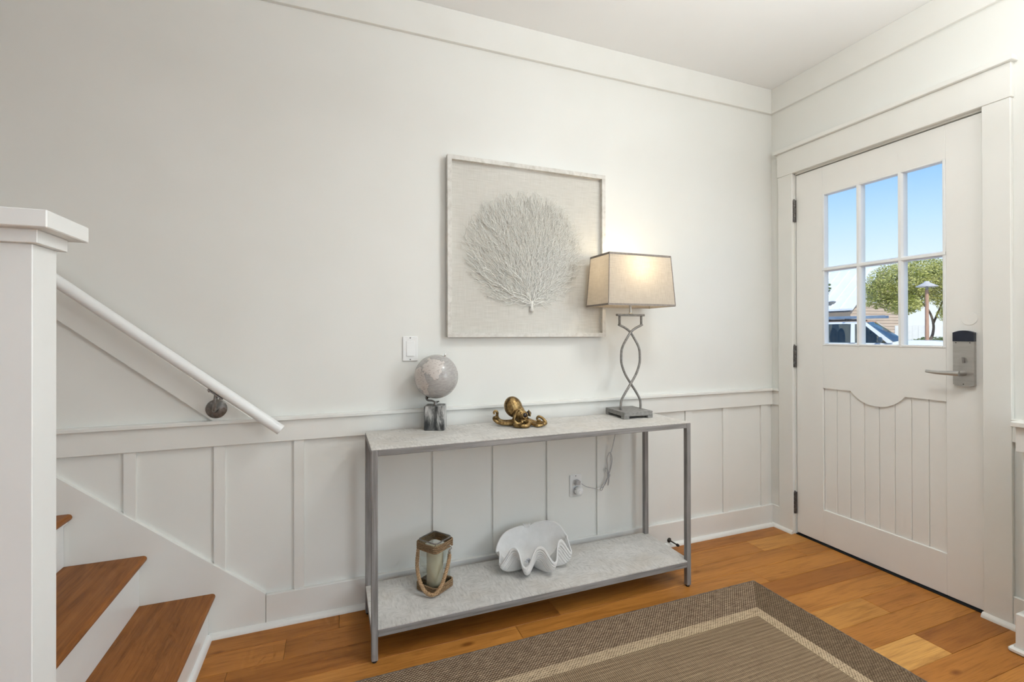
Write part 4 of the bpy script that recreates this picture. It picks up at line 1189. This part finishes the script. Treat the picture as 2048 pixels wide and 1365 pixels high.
bl = ['dark pebble at the front of the clam shell bowl', 'dark pebble furthest right inside the clam shell bowl', 'pale pebble at the left inside the clam shell bowl',
      'pale pebble furthest back inside the clam shell bowl', 'dark pebble in the middle of the clam shell bowl', 'pale pebble at the right inside the clam shell bowl']
for k, (dx, dy, mt_, rr) in enumerate(((-0.028, -0.040, 'bead_dark', 0.0085), (0.004, -0.034, 'bead_dark', 0.0075), (-0.046, -0.030, 'bead_light', 0.009), (-0.030, -0.014, 'bead_light', 0.009), (-0.018, -0.028, 'bead_dark', 0.0085), (-0.004, -0.016, 'bead_light', 0.008))):
    q = SC+Vector((dx+0.014, dy+0.024, 0.006+0.013+rr))
    mt3 = Matrix.Rotation(k*1.1, 3, 'Z')
    tag(MB().ball(q, (rr*1.15, rr*0.9, rr*0.8), 12, 8, mt3).build('pebble', M[mt_], None, True), bl[k], 'pebble', 'pebbles in the shell bowl')

# ------------------------------------------------------------------ area rug
rg = empty('area_rug', (-1.77, -1.2, 0), 'brown woven area rug with a beige border stripe', 'rug')
RX0, RX1, RY0, RY1 = -2.86, -0.702, -2.04, -0.481
def frame_piece(name, o, i, zt, mats, which):
    (ax0, ax1, ay0, ay1), (bx0, bx1, by0, by1) = o, i
    q = {'far': [(ax0, ay1), (ax1, ay1), (bx1, by1), (bx0, by1)], 'near': [(ax0, ay0), (ax1, ay0), (bx1, by0), (bx0, by0)],
         'left': [(ax0, ay0), (ax0, ay1), (bx0, by1), (bx0, by0)], 'right': [(ax1, ay0), (ax1, ay1), (bx1, by1), (bx1, by0)]}[which]
    return MB().prism(q, 2, 0.0002, zt).build(name, mats, rg)
o1 = (RX0, RX1, RY0, RY1); s1, s2 = 0.168, 0.216
o2 = (RX0+s1, RX1-s1, RY0+s1, RY1-s1); o3 = (RX0+s2, RX1-s2, RY0+s2, RY1-s2)
for wch in ('far', 'near'):
    frame_piece('border', o1, o2, 0.0075, M['rug_border'], wch)
for wch in ('left', 'right'):
    frame_piece('border', o1, o2, 0.0075, M['rug_side'], wch)
for wch in ('far', 'near', 'left', 'right'):
    frame_piece('stripe', o2, o3, 0.0077, M['rug_stripe'], wch)
MB().prism([(o3[0], o3[2]), (o3[1], o3[2]), (o3[1], o3[3]), (o3[0], o3[3])], 2, 0.0002, 0.0075).build('field', M['rug_field'], rg)
M['binding'] = noise_mat('rug_edge', (0.10, 0.07, 0.05), (0.22, 0.165, 0.12), (60, 60, 60), 0.95)
eb = MB()
er = random.Random(5)
def edge_wave(p, q, n):
    return [Vector(p).lerp(Vector(q), i/n)+Vector((er.uniform(-.0008, .0008), er.uniform(-.0008, .0008), er.uniform(0, .0006))) for i in range(n+1)]
for p, q in (((RX0, RY1, 0.0055), (RX1, RY1, 0.0055)), ((RX1, RY1, 0.0055), (RX1, RY0, 0.0055)), ((RX1, RY0, 0.0055), (RX0, RY0, 0.0055)), ((RX0, RY0, 0.0055), (RX0, RY1, 0.0055))):
    eb.tube(edge_wave(p, q, 240), 0.0042, 6)
eb.build('edge_binding', M['binding'], rg, True)

# ------------------------------------------------------------------ lamps added out of view: ceiling light and uplighter
cl = empty('added_ceiling_light', (-1.20, -1.28, 2.60), 'round flush ceiling light added out of view above the hall', 'ceiling light')
MB().lathe([(0.02, ZC), (0.19, ZC), (0.19, ZC-0.02), (0.02, ZC-0.02)], (-1.2, -1.28, 0), 32).build('canopy', M['white'], cl, True, 40)
MB().lathe([(0.185, ZC-0.02), (0.185, 2.612), (0.178, 2.606)], (-1.2, -1.28, 0), 32, cap=False).build('drum', M['white'], cl, True, 40)

ul = empty('added_uplighter', (-1.20, -2.20, 0), 'tall bronze uplighter floor lamp added out of view right of the camera', 'floor lamp')  # body of the added bounce lamp, never in view
MB().lathe([(0.14, 0.0), (0.14, 0.015), (0.05, 0.03), (0.014, 0.05)], (-1.20, -2.20, 0), 28).build('base', M['bronze'], ul, True, 40)
MB().lathe([(0.012, 0.04), (0.012, 1.68)], (-1.20, -2.20, 0), 14).build('pole', M['bronze'], ul, True, 40)
MB().lathe([(0.02, 1.66), (0.10, 1.72), (0.16, 1.80), (0.175, 1.84), (0.168, 1.84), (0.15, 1.80), (0.09, 1.735), (0.02, 1.70)], (-1.20, -2.20, 0), 32, cap=False).build('bowl', M['bronze'], ul, True, 60)

# ------------------------------------------------------------------ outdoors, seen through the door panes
def far_pt(px, py, depth):
    """a spot on the ground plan in front of the door: picture column px at the given distance"""
    d = rt2*((px-1024)/934.8)-up2*((py-667.26)/934.8)+fw
    return CAM+d*depth
GZ = -0.15
M['paving'] = noise_mat('pale_paving', (0.55, 0.53, 0.49), (0.66, 0.64, 0.60), (0.6, 0.6, 0.6), 0.9)
gr = box('ground', 0.16, 90, -30, 80, GZ-0.3, GZ, M['paving'], None, 0); tag(gr, kind='structure')
Rv = Vector((rt.x, rt.y, 0)); Fv = Vector((fw.x, fw.y, 0)).normalized()

# house
M['roof'] = noise_mat('white_metal_roof', (0.78, 0.80, 0.82), (0.86, 0.88, 0.90), (1, 1, 1), 0.5)
M['siding'] = noise_mat('tan_siding', (0.55, 0.42, 0.31), (0.60, 0.46, 0.34), (2, 2, 2), 0.8)
gdir = Rv*math.cos(R(20))+Fv*math.sin(R(20)); ldir = -Rv*math.sin(R(20))+Fv*math.cos(R(20))
h0 = far_pt(1702, 621, 34); h0.z = 0
HW, HL, EZ, AZ = 6.85, 16.0, 2.92, 6.12
hs_ = empty('house', (h0.x, h0.y, GZ), 'tan gabled house with white metal roof across the street', 'house')
def hp_(g, l, z):
    return h0+gdir*g+ldir*l+Vector((0, 0, z))
w_ = MB(); inn = 0.35
za = EZ-0.1; zt_ = AZ-0.25
vv = [hp_(inn, 0.3, GZ), hp_(HW-inn, 0.3, GZ), hp_(HW-inn, 0.3, za), hp_(HW/2, 0.3, zt_), hp_(inn, 0.3, za)]
vv += [q+ldir*(HL-0.6) for q in vv]
w_.add(vv, [(0, 1, 2, 3, 4), (9, 8, 7, 6, 5), (0, 4, 9, 5), (1, 6, 7, 2)])
w_.build('wall', M['siding'], hs_)
nsd = 24
for k in range(nsd):
    z = 0.4+k*0.23
    half = (HW/2-inn) if z < za else (HW/2-inn)*(zt_-z)/(zt_-za)
    if half < 0.2:
        break
    h2 = (HW/2-inn) if z+0.2 < za else (HW/2-inn)*max(0, (zt_-z-0.2))/(zt_-za)
    v = [hp_(HW/2-half, 0.27, z), hp_(HW/2+half, 0.27, z), hp_(HW/2+h2, 0.295, z+0.2), hp_(HW/2-h2, 0.295, z+0.2)]
    v2 = [q+ldir*0.04 for q in v]
    MB().add(v+v2, [(0, 1, 2, 3), (7, 6, 5, 4), (0, 4, 5, 1), (1, 5, 6, 2), (2, 6, 7, 3), (3, 7, 4, 0)]).build('siding_board', M['siding'], hs_)
for s_ in (0, 1):
    e0 = 0.0 if s_ == 0 else HW
    v = [hp_(e0, -0.1, EZ), hp_(HW/2, -0.1, AZ), hp_(HW/2, HL, AZ), hp_(e0, HL, EZ)]
    v2 = [q+Vector((0, 0, 0.14)) for q in v]
    MB().add(v+v2, [(0, 1, 2, 3), (7, 6, 5, 4), (0, 4, 5, 1), (1, 5, 6, 2), (2, 6, 7, 3), (3, 7, 4, 0)]).build('roof', M['roof'], hs_)
    for k in range(1, 20):
        l = HL*k/20
        v = [hp_(e0, l, EZ+0.14), hp_(e0, l+0.05, EZ+0.14), hp_(HW/2, l+0.05, AZ+0.14), hp_(HW/2, l, AZ+0.14)]
        v2 = [q+Vector((0, 0, 0.05)) for q in v]
        if s_ == 0:
            MB().add(v+v2, [(0, 1, 2, 3), (7, 6, 5, 4), (0, 4, 5, 1), (1, 5, 6, 2), (2, 6, 7, 3), (3, 7, 4, 0)]).build('roof_seam', M['roof'], hs_)
M['darkglass'] = noise_mat('dark_glazing', (0.03, 0.035, 0.04), (0.06, 0.065, 0.07), (2, 2, 2), 0.1)
def house_panel(name, g0, g1, z0, z1, l0, l1, mat, par):
    v = [hp_(g0, l0, z0), hp_(g1, l0, z0), hp_(g1, l0, z1), hp_(g0, l0, z1)]; v2 = [q+ldir*(l1-l0) for q in v]
    return MB().add(v+v2, [(0, 1, 2, 3), (7, 6, 5, 4), (0, 4, 5, 1), (1, 5, 6, 2), (2, 6, 7, 3), (3, 7, 4, 0)]).build(name, mat, par)
wd = house_panel('window', 1.95, 3.2, 3.55, 4.6, 0.22, 0.30, M['white'], hs_)
house_panel('window_pane', 2.08, 3.07, 3.68, 4.47, 0.20, 0.225, M['darkglass'], hs_)
vq = h0+gdir*0.6+ldir*1.8
vt = MB(); vt.lathe([(0.28, EZ+0.3), (0.28, EZ+0.75), (0.1, EZ+0.8)], (vq.x, vq.y, 0), 10); vt.build('roof_vent', M['pewter'], hs_)

# pale fence across the street
M['fence'] = noise_mat('white_fence_paint', (0.74, 0.74, 0.72), (0.82, 0.82, 0.80), (1, 1, 1), 0.7)
f0 = far_pt(1790, 660, 31); f1 = far_pt(2060, 660, 29)
fe = empty('fence', (f0.x, f0.y, GZ), 'white board fence behind the street tree', 'fence')
fdir = Vector((f1.x-f0.x, f1.y-f0.y, 0)); FL_ = fdir.length; fdir.normalize(); fnor = Vector((-fdir.y, fdir.x, 0))
for k in range(int(FL_/0.32)):
    c = Vector((f0.x, f0.y, 0))+fdir*0.32*k
    v = [c+Vector((0, 0, GZ)), c+fdir*0.314+Vector((0, 0, GZ)), c+fdir*0.314+Vector((0, 0, 1.75)), c+Vector((0, 0, 1.75))]
    v2 = [q+fnor*0.03 for q in v]
    MB().add(v+v2, [(0, 1, 2, 3), (7, 6, 5, 4), (0, 4, 5, 1), (1, 5, 6, 2), (2, 6, 7, 3), (3, 7, 4, 0)]).build('fence_board', M['fence'], fe)

# trees
M['bark'] = noise_mat('bark', (0.10, 0.075, 0.055), (0.20, 0.155, 0.115), (6, 6, 2), 0.9)
def leaf_mat(name, a, b):
    mt = bpy.data.materials.new(name); mt.use_nodes = True
    nt = mt.node_tree; nt.nodes.clear()
    out = nd(nt, 'ShaderNodeOutputMaterial')
    n = nd(nt, 'ShaderNodeTexNoise', {'Vector': coords(nt, (1.6, 1.6, 1.6)), 'Scale': 1.0, 'Detail': 4.0}).outputs[0]
    col = rampn(nt, n, [(0.35, a), (0.65, b)])
    d = nd(nt, 'ShaderNodeBsdfDiffuse', {'Color': col}); t = nd(nt, 'ShaderNodeBsdfTranslucent', {'Color': col})
    mx = nd(nt, 'ShaderNodeMixShader', {0: 0.35, 1: d.outputs[0], 2: t.outputs[0]})
    nt.links.new(mx.outputs[0], out.inputs[0])
    return mt
M['leaf'] = leaf_mat('oak_leaves', (0.30, 0.33, 0.08), (0.78, 0.75, 0.32))
M['leaf_dark'] = leaf_mat('dark_leaves', (0.06, 0.09, 0.04), (0.14, 0.18, 0.08))
def tree(name, label, base, blobs, nleaf, size, lm, limbs, seed):
    rr = random.Random(seed)
    t = empty(name, tuple(base), label, 'tree')
    tb = MB()
    for pts, r0, r1 in limbs:
        p = spline([base+Vector(q) for q in pts], 5); n = len(p)
        tb.tube(p, [r0+(r1-r0)*i/(n-1) for i in range(n)], 8)
    tb.build('trunk', M['bark'], t, True)
    lf = MB()
    tot = sum(b[1][0]*b[1][1] for b in blobs)
    for c, r in blobs:
        for k in range(int(nleaf*r[0]*r[1]/tot)):
            while True:
                q = Vector((rr.uniform(-1, 1), rr.uniform(-1, 1), rr.uniform(-1, 1)))
                if 0.35 < q.length < 1:
                    break
            p = base+Vector(c)+Rv*q.x*r[0]+Fv*q.y*r[0]+Vector((0, 0, q.z*r[1]))
            u = Vector((rr.gauss(0, 1), rr.gauss(0, 1), rr.gauss(0, 1))).normalized()
            w2_ = (u.orthogonal()).normalized(); s_ = size*rr.uniform(0.6, 1.3)
            lf.add([p-u*s_, p+w2_*s_*0.55, p+u*s_, p-w2_*s_*0.55], [(0, 1, 2, 3)])
    me = bpy.data.meshes.new('foliage'); me.from_pydata([tuple(Vector(p)-base) for p in lf.v], [], lf.f); me.materials.append(lm)
    o = bpy.data.objects.new('foliage', me); link(o, t); o['kind'] = 'stuff'
    return t
tb0 = far_pt(1850, 667, 26); tb0.z = GZ
def tv(r, f, z):
    return tuple(Rv*r+Fv*f+Vector((0, 0, z)))
tree('oak_tree', 'large yellow-green oak spreading behind the street lamp post', tb0,
     [(tv(-1.5, 0, 4.2), (1.5, 1.15)), (tv(-2.35, 0.3, 3.6), (0.95, 0.85)), (tv(-0.2, 0.2, 4.55), (1.5, 1.2)), (tv(1.4, 0, 4.3), (1.5, 1.25)), (tv(0.9, -0.6, 3.2), (0.8, 0.6)),
      (tv(2.8, 0.2, 3.8), (1.2, 1.1)), (tv(-1.7, -0.8, 3.0), (0.7, 0.5)), (tv(0.6, -0.8, 2.4), (0.55, 0.42)), (tv(1.3, -0.5, 2.5), (0.7, 0.5)), (tv(-1.0, 0.3, 2.9), (0.9, 0.5)), (tv(-0.4, 0.2, 3.4), (0.9, 0.6)), (tv(2.2, 0.2, 2.7), (0.8, 0.6))], 34000, 0.062, M['leaf'],
     [([tv(0, 0, 0), tv(0.12, 0, 0.7), tv(0.42, 0, 1.3), tv(0.45, 0, 2.0), tv(0.1, 0, 2.8), tv(-0.9, 0, 3.7)], 0.085, 0.04), ([tv(0.45, 0, 1.9), tv(0.8, 0, 2.7), tv(1.3, 0, 3.9)], 0.06, 0.03),
      ([tv(0.2, 0, 2.6), tv(0.0, 0, 3.3), tv(-0.1, 0, 4.4)], 0.05, 0.03), ([tv(-0.1, 0, 2.95), tv(-1.2, 0, 2.9), tv(-2.4, 0, 3.3)], 0.045, 0.02)], 4)
t2b = far_pt(1640, 667, 22); t2b.z = GZ
tree('dark_tree', 'dark-leaved tree at the left edge of the door glazing', t2b, [(tv(-0.15, 0, 3.5), (0.55, 0.65)), (tv(-0.9, 0, 3.9), (0.9, 0.9))], 1800, 0.085, M['leaf_dark'],
     [([tv(-0.6, 0, 0), tv(-0.6, 0, 1.8), tv(-0.5, 0, 3.4)], 0.12, 0.05)], 9)
t3b = far_pt(1680, 667, 60); t3b.z = GZ
tree('treetop', 'far green treetop rising over the white roof', t3b, [(tv(0, 0, 7.9), (1.7, 0.9)), (tv(-1.2, 0, 7.0), (1.6, 1.2))], 2500, 0.2, M['leaf'],
     [([tv(0, 0, 0), tv(0, 0, 7.2)], 0.25, 0.1)], 11)
# low hedge in front of the fence
hb0 = far_pt(1872, 667, 27.5); hb0.z = GZ
tree('shrub', 'low yellow-green shrub at the foot of the white fence', hb0, [(tv(0, 0, 0.65), (1.4, 0.55)), (tv(1.6, 0, 0.6), (1.2, 0.5))], 2600, 0.09, M['leaf'],
     [([tv(0, 0, 0), tv(0, 0, 0.6)], 0.06, 0.03)], 13)

# street lamp
M['post_wood'] = noise_mat('red_brown_post', (0.42, 0.24, 0.155), (0.52, 0.31, 0.21), (8, 8, 1), 0.8)
M['hood'] = noise_mat('pale_grey_metal_paint', (0.50, 0.48, 0.45), (0.58, 0.56, 0.53), (4, 4, 4), 0.6)
lp0 = far_pt(1854, 667, 20)
slp = empty('street_lamp', (lp0.x, lp0.y, GZ), 'street lamp with conical grey hood on a wooden post', 'street lamp')
MB().lathe([(0.075, GZ), (0.062, 2.85), (0.055, 3.08)], (lp0.x, lp0.y, 0), 14).build('post', M['post_wood'], slp, True, 40)
MB().lathe([(0.03, 3.05), (0.05, 3.10), (0.05, 3.22)], (lp0.x, lp0.y, 0), 12).build('lamp_neck', M['pewter'], slp, True, 40)
MB().lathe([(0.375, 3.215), (0.37, 3.235), (0.16, 3.36), (0.10, 3.40), (0.085, 3.44), (0.02, 3.46)], (lp0.x, lp0.y, 0), 24).build('hood', M['hood'], slp, True, 40)

# white sport utility vehicle
M['car'] = noise_mat('white_car_paint', (0.68, 0.70, 0.72), (0.72, 0.74, 0.76), (1, 1, 1), 0.18)
M['car_glass'] = noise_mat('tinted_glass', (0.025, 0.045, 0.065), (0.05, 0.075, 0.10), (0.7, 0.7, 0.7), 0.06)
M['tyre'] = noise_mat('tyre_rubber', (0.02, 0.02, 0.02), (0.035, 0.035, 0.035), (9, 9, 9), 0.8)
CD = 15.3
CROT = R(50)
# local: a = towards the car's nose (right in the picture), w = across the car (away from us), z up
ca_ = Rv*math.cos(CROT)-Fv*math.sin(CROT); cw_ = Rv*math.sin(CROT)+Fv*math.cos(CROT)
c0 = far_pt(1776, 688, CD); c0.z = 0            # foot of the near windscreen pillar
car = empty('car', (c0.x, c0.y, GZ), 'white sport utility vehicle with a ladder on its roof', 'car')
def cp(a, w, z):
    return c0+ca_*a+cw_*w+Vector((0, 0, z))
CWD = 1.9
def loftx(name, secs, mat, par, smooth=False):
    """secs = list of (a, [(w,z)...]) rings along the car"""
    n = len(secs[0][1]); v = [cp(a, w, z) for a, r_ in secs for w, z in r_]; f = []
    for i in range(len(secs)-1):
        for k in range(n):
            f.append((i*n+k, i*n+(k+1) % n, (i+1)*n+(k+1) % n, (i+1)*n+k))
    f.append(tuple(range(n-1, -1, -1))); f.append(tuple((len(secs)-1)*n+k for k in range(n)))
    return MB().add(v, f).build(name, mat, par, smooth, 35 if smooth else None)
def sec(w0, w1, z0, z1, c=0.08):
    return [(w0, z0), (w0, z1-c), (w0+c, z1), (w1-c, z1), (w1, z1-c), (w1, z0)]
body = loftx('body', [(-3.55, sec(0.05, 1.85, 0.25, 0.86)), (-3.45, sec(0, CWD, 0.2, 0.90)), (0.05, sec(0, CWD, 0.2, 0.915)), (0.35, sec(0.0, CWD, 0.2, 0.99, 0.14)), (1.0, sec(0.02, 1.88, 0.2, 0.985, 0.16)), (1.55, sec(0.05, 1.85, 0.22, 0.93, 0.2)), (1.72, sec(0.12, 1.78, 0.25, 0.80, 0.2))], M['car'], car, True)
# cabin pillars and roof: hollow, so one sees through the windows
RZ = 1.60
def slab(name, q, t, mat, par):
    v = [cp(*p) for p in q]; n = (v[1]-v[0]).cross(v[2]-v[0]).normalized()*t
    v2 = [p+n for p in v]; k = len(v)
    return MB().add(v+v2, [tuple(range(k)), tuple(range(2*k-1, k-1, -1))]+[(i, (i+1) % k, k+(i+1) % k, k+i) for i in range(k)]).build(name, mat, par)
loftx('roof', [(-3.3, [(0.16, RZ-0.06), (0.24, RZ-0.01), (0.95, RZ+0.02), (1.66, RZ-0.01), (1.74, RZ-0.06), (0.95, RZ-0.08)]),
               (-1.2, [(0.14, RZ-0.05), (0.22, RZ+0.01), (0.95, RZ+0.04), (1.68, RZ+0.01), (1.76, RZ-0.05), (0.95, RZ-0.06)]),
               (-0.62, [(0.16, RZ-0.07), (0.24, RZ-0.01), (0.95, RZ+0.03), (1.66, RZ-0.01), (1.74, RZ-0.07), (0.95, RZ-0.06)])], M['car'], car, True)
for wside in (0, 1):
    def sd_(w):
        return w if wside == 0 else CWD-w
    for a0, a1, b0, b1 in ((-0.02, 0.12, -0.72, -0.60), (-1.02, -0.90, -1.04, -0.93), (-2.10, -1.82, -2.05, -1.84), (-3.45, -3.15, -3.30, -3.10)):
        slab('pillar', [(a0, sd_(0.03), 0.89), (a1, sd_(0.03), 0.89), (b1, sd_(0.165), RZ-0.04), (b0, sd_(0.165), RZ-0.04)], 0.06 if wside == 0 else -0.06, M['car'], car)
glz = glass_mat('car_window_glass', (0.42, 0.47, 0.45), 2.2, 0.03)
for a0, a1, b0, b1 in ((-0.92, 0.0, -0.95, -0.66), (-1.85, -1.0, -1.86, -1.02), (-3.2, -2.08, -3.12, -2.03)):
    slab('side_window', [(a0, 0.055, 0.90), (a1, 0.055, 0.90), (b1, 0.175, RZ-0.05), (b0, 0.175, RZ-0.05)], 0.01, glz, car)
ws = slab('windscreen', [(0.12, 0.10, 0.93), (0.30, 0.95, 0.98), (0.12, 1.80, 0.95), (-0.62, 1.68, RZ-0.03), (-0.58, 0.95, RZ), (-0.62, 0.22, RZ-0.03)], 0.02, M['car_glass'], car)
for w in (0.06, 1.78):
    slab('windscreen_pillar', [(0.0, w, 0.91), (0.12, w, 0.93), (-0.60, w+(0.12 if w < 1 else -0.08), RZ-0.02), (-0.70, w+(0.12 if w < 1 else -0.08), RZ-0.03)], 0.06, M['car'], car)
for a_ in (-0.55, -1.5, -2.5):
    for w in (0.5, 1.35):
        q = cp(a_-0.15, w, 1.08)
        MB().ball(q, (0.12, 0.2, 0.34), 12, 8, Matrix((ca_, cw_, Vector((0, 0, 1)))).transposed()).build('seat', M['tyre'], car, True)
q = cp(-0.18, -0.13, 1.0)
MB().ball(q, (0.07, 0.12, 0.10), 12, 8, Matrix((ca_, cw_, Vector((0, 0, 1)))).transposed()).build('wing_mirror', M['car_glass'], car, True)
for a_ in (1.05, -2.6):
    for w, s_ in ((0.0, -1), (CWD, 1)):
        q = cp(a_, w, GZ+0.38)
        MB().lathe([(0.22, -0.20), (0.38, -0.18), (0.38, 0.02), (0.24, 0.03), (0.22, 0.0)], q, 24, cw_*s_).build('wheel', M['tyre'], car, True, 40)
for w in (0.35, 1.55):
    MB().tube([cp(-3.1, w, RZ+0.09), cp(-0.9, w, RZ+0.09)], 0.022, 8).build('roof_rail', M['bronze'], car)
for a_ in (-2.8, -1.2):
    MB().tube([cp(a_, 0.1, RZ+0.10), cp(a_, 1.8, RZ+0.10)], 0.03, 8).build('roof_bar', M['bronze'], car)
for k in range(5):
    MB().ball(cp(-0.66, 0.45+k*0.25, RZ+0.03), (0.05, 0.06, 0.025), 10, 6).build('marker_lamp', M['post_wood'], car, True)
ld = empty('ladder', tuple(cp(-1.9, 0.7, RZ+0.13)), 'ladder lying flat on the roof of the white car', 'ladder')
M['ladder_blue'] = noise_mat('blue_grey_fibreglass', (0.13, 0.19, 0.28), (0.20, 0.27, 0.36), (3, 3, 3), 0.5)
for w in (0.42, 0.86):
    v = [cp(-3.6, w, RZ+0.135), cp(-0.15, w, RZ+0.135), cp(-0.15, w, RZ+0.225), cp(-3.6, w, RZ+0.225)]; v2 = [p+cw_*0.03 for p in v]
    MB().add(v+v2, [(0, 1, 2, 3), (7, 6, 5, 4), (0, 4, 5, 1), (1, 5, 6, 2), (2, 6, 7, 3), (3, 7, 4, 0)]).build('side_rail', M['ladder_blue'], ld)
for k in range(11):
    MB().tube([cp(-3.4+0.31*k, 0.44, RZ+0.18), cp(-3.4+0.31*k, 0.87, RZ+0.18)], 0.018, 8).build('rung', M['steel'], ld)
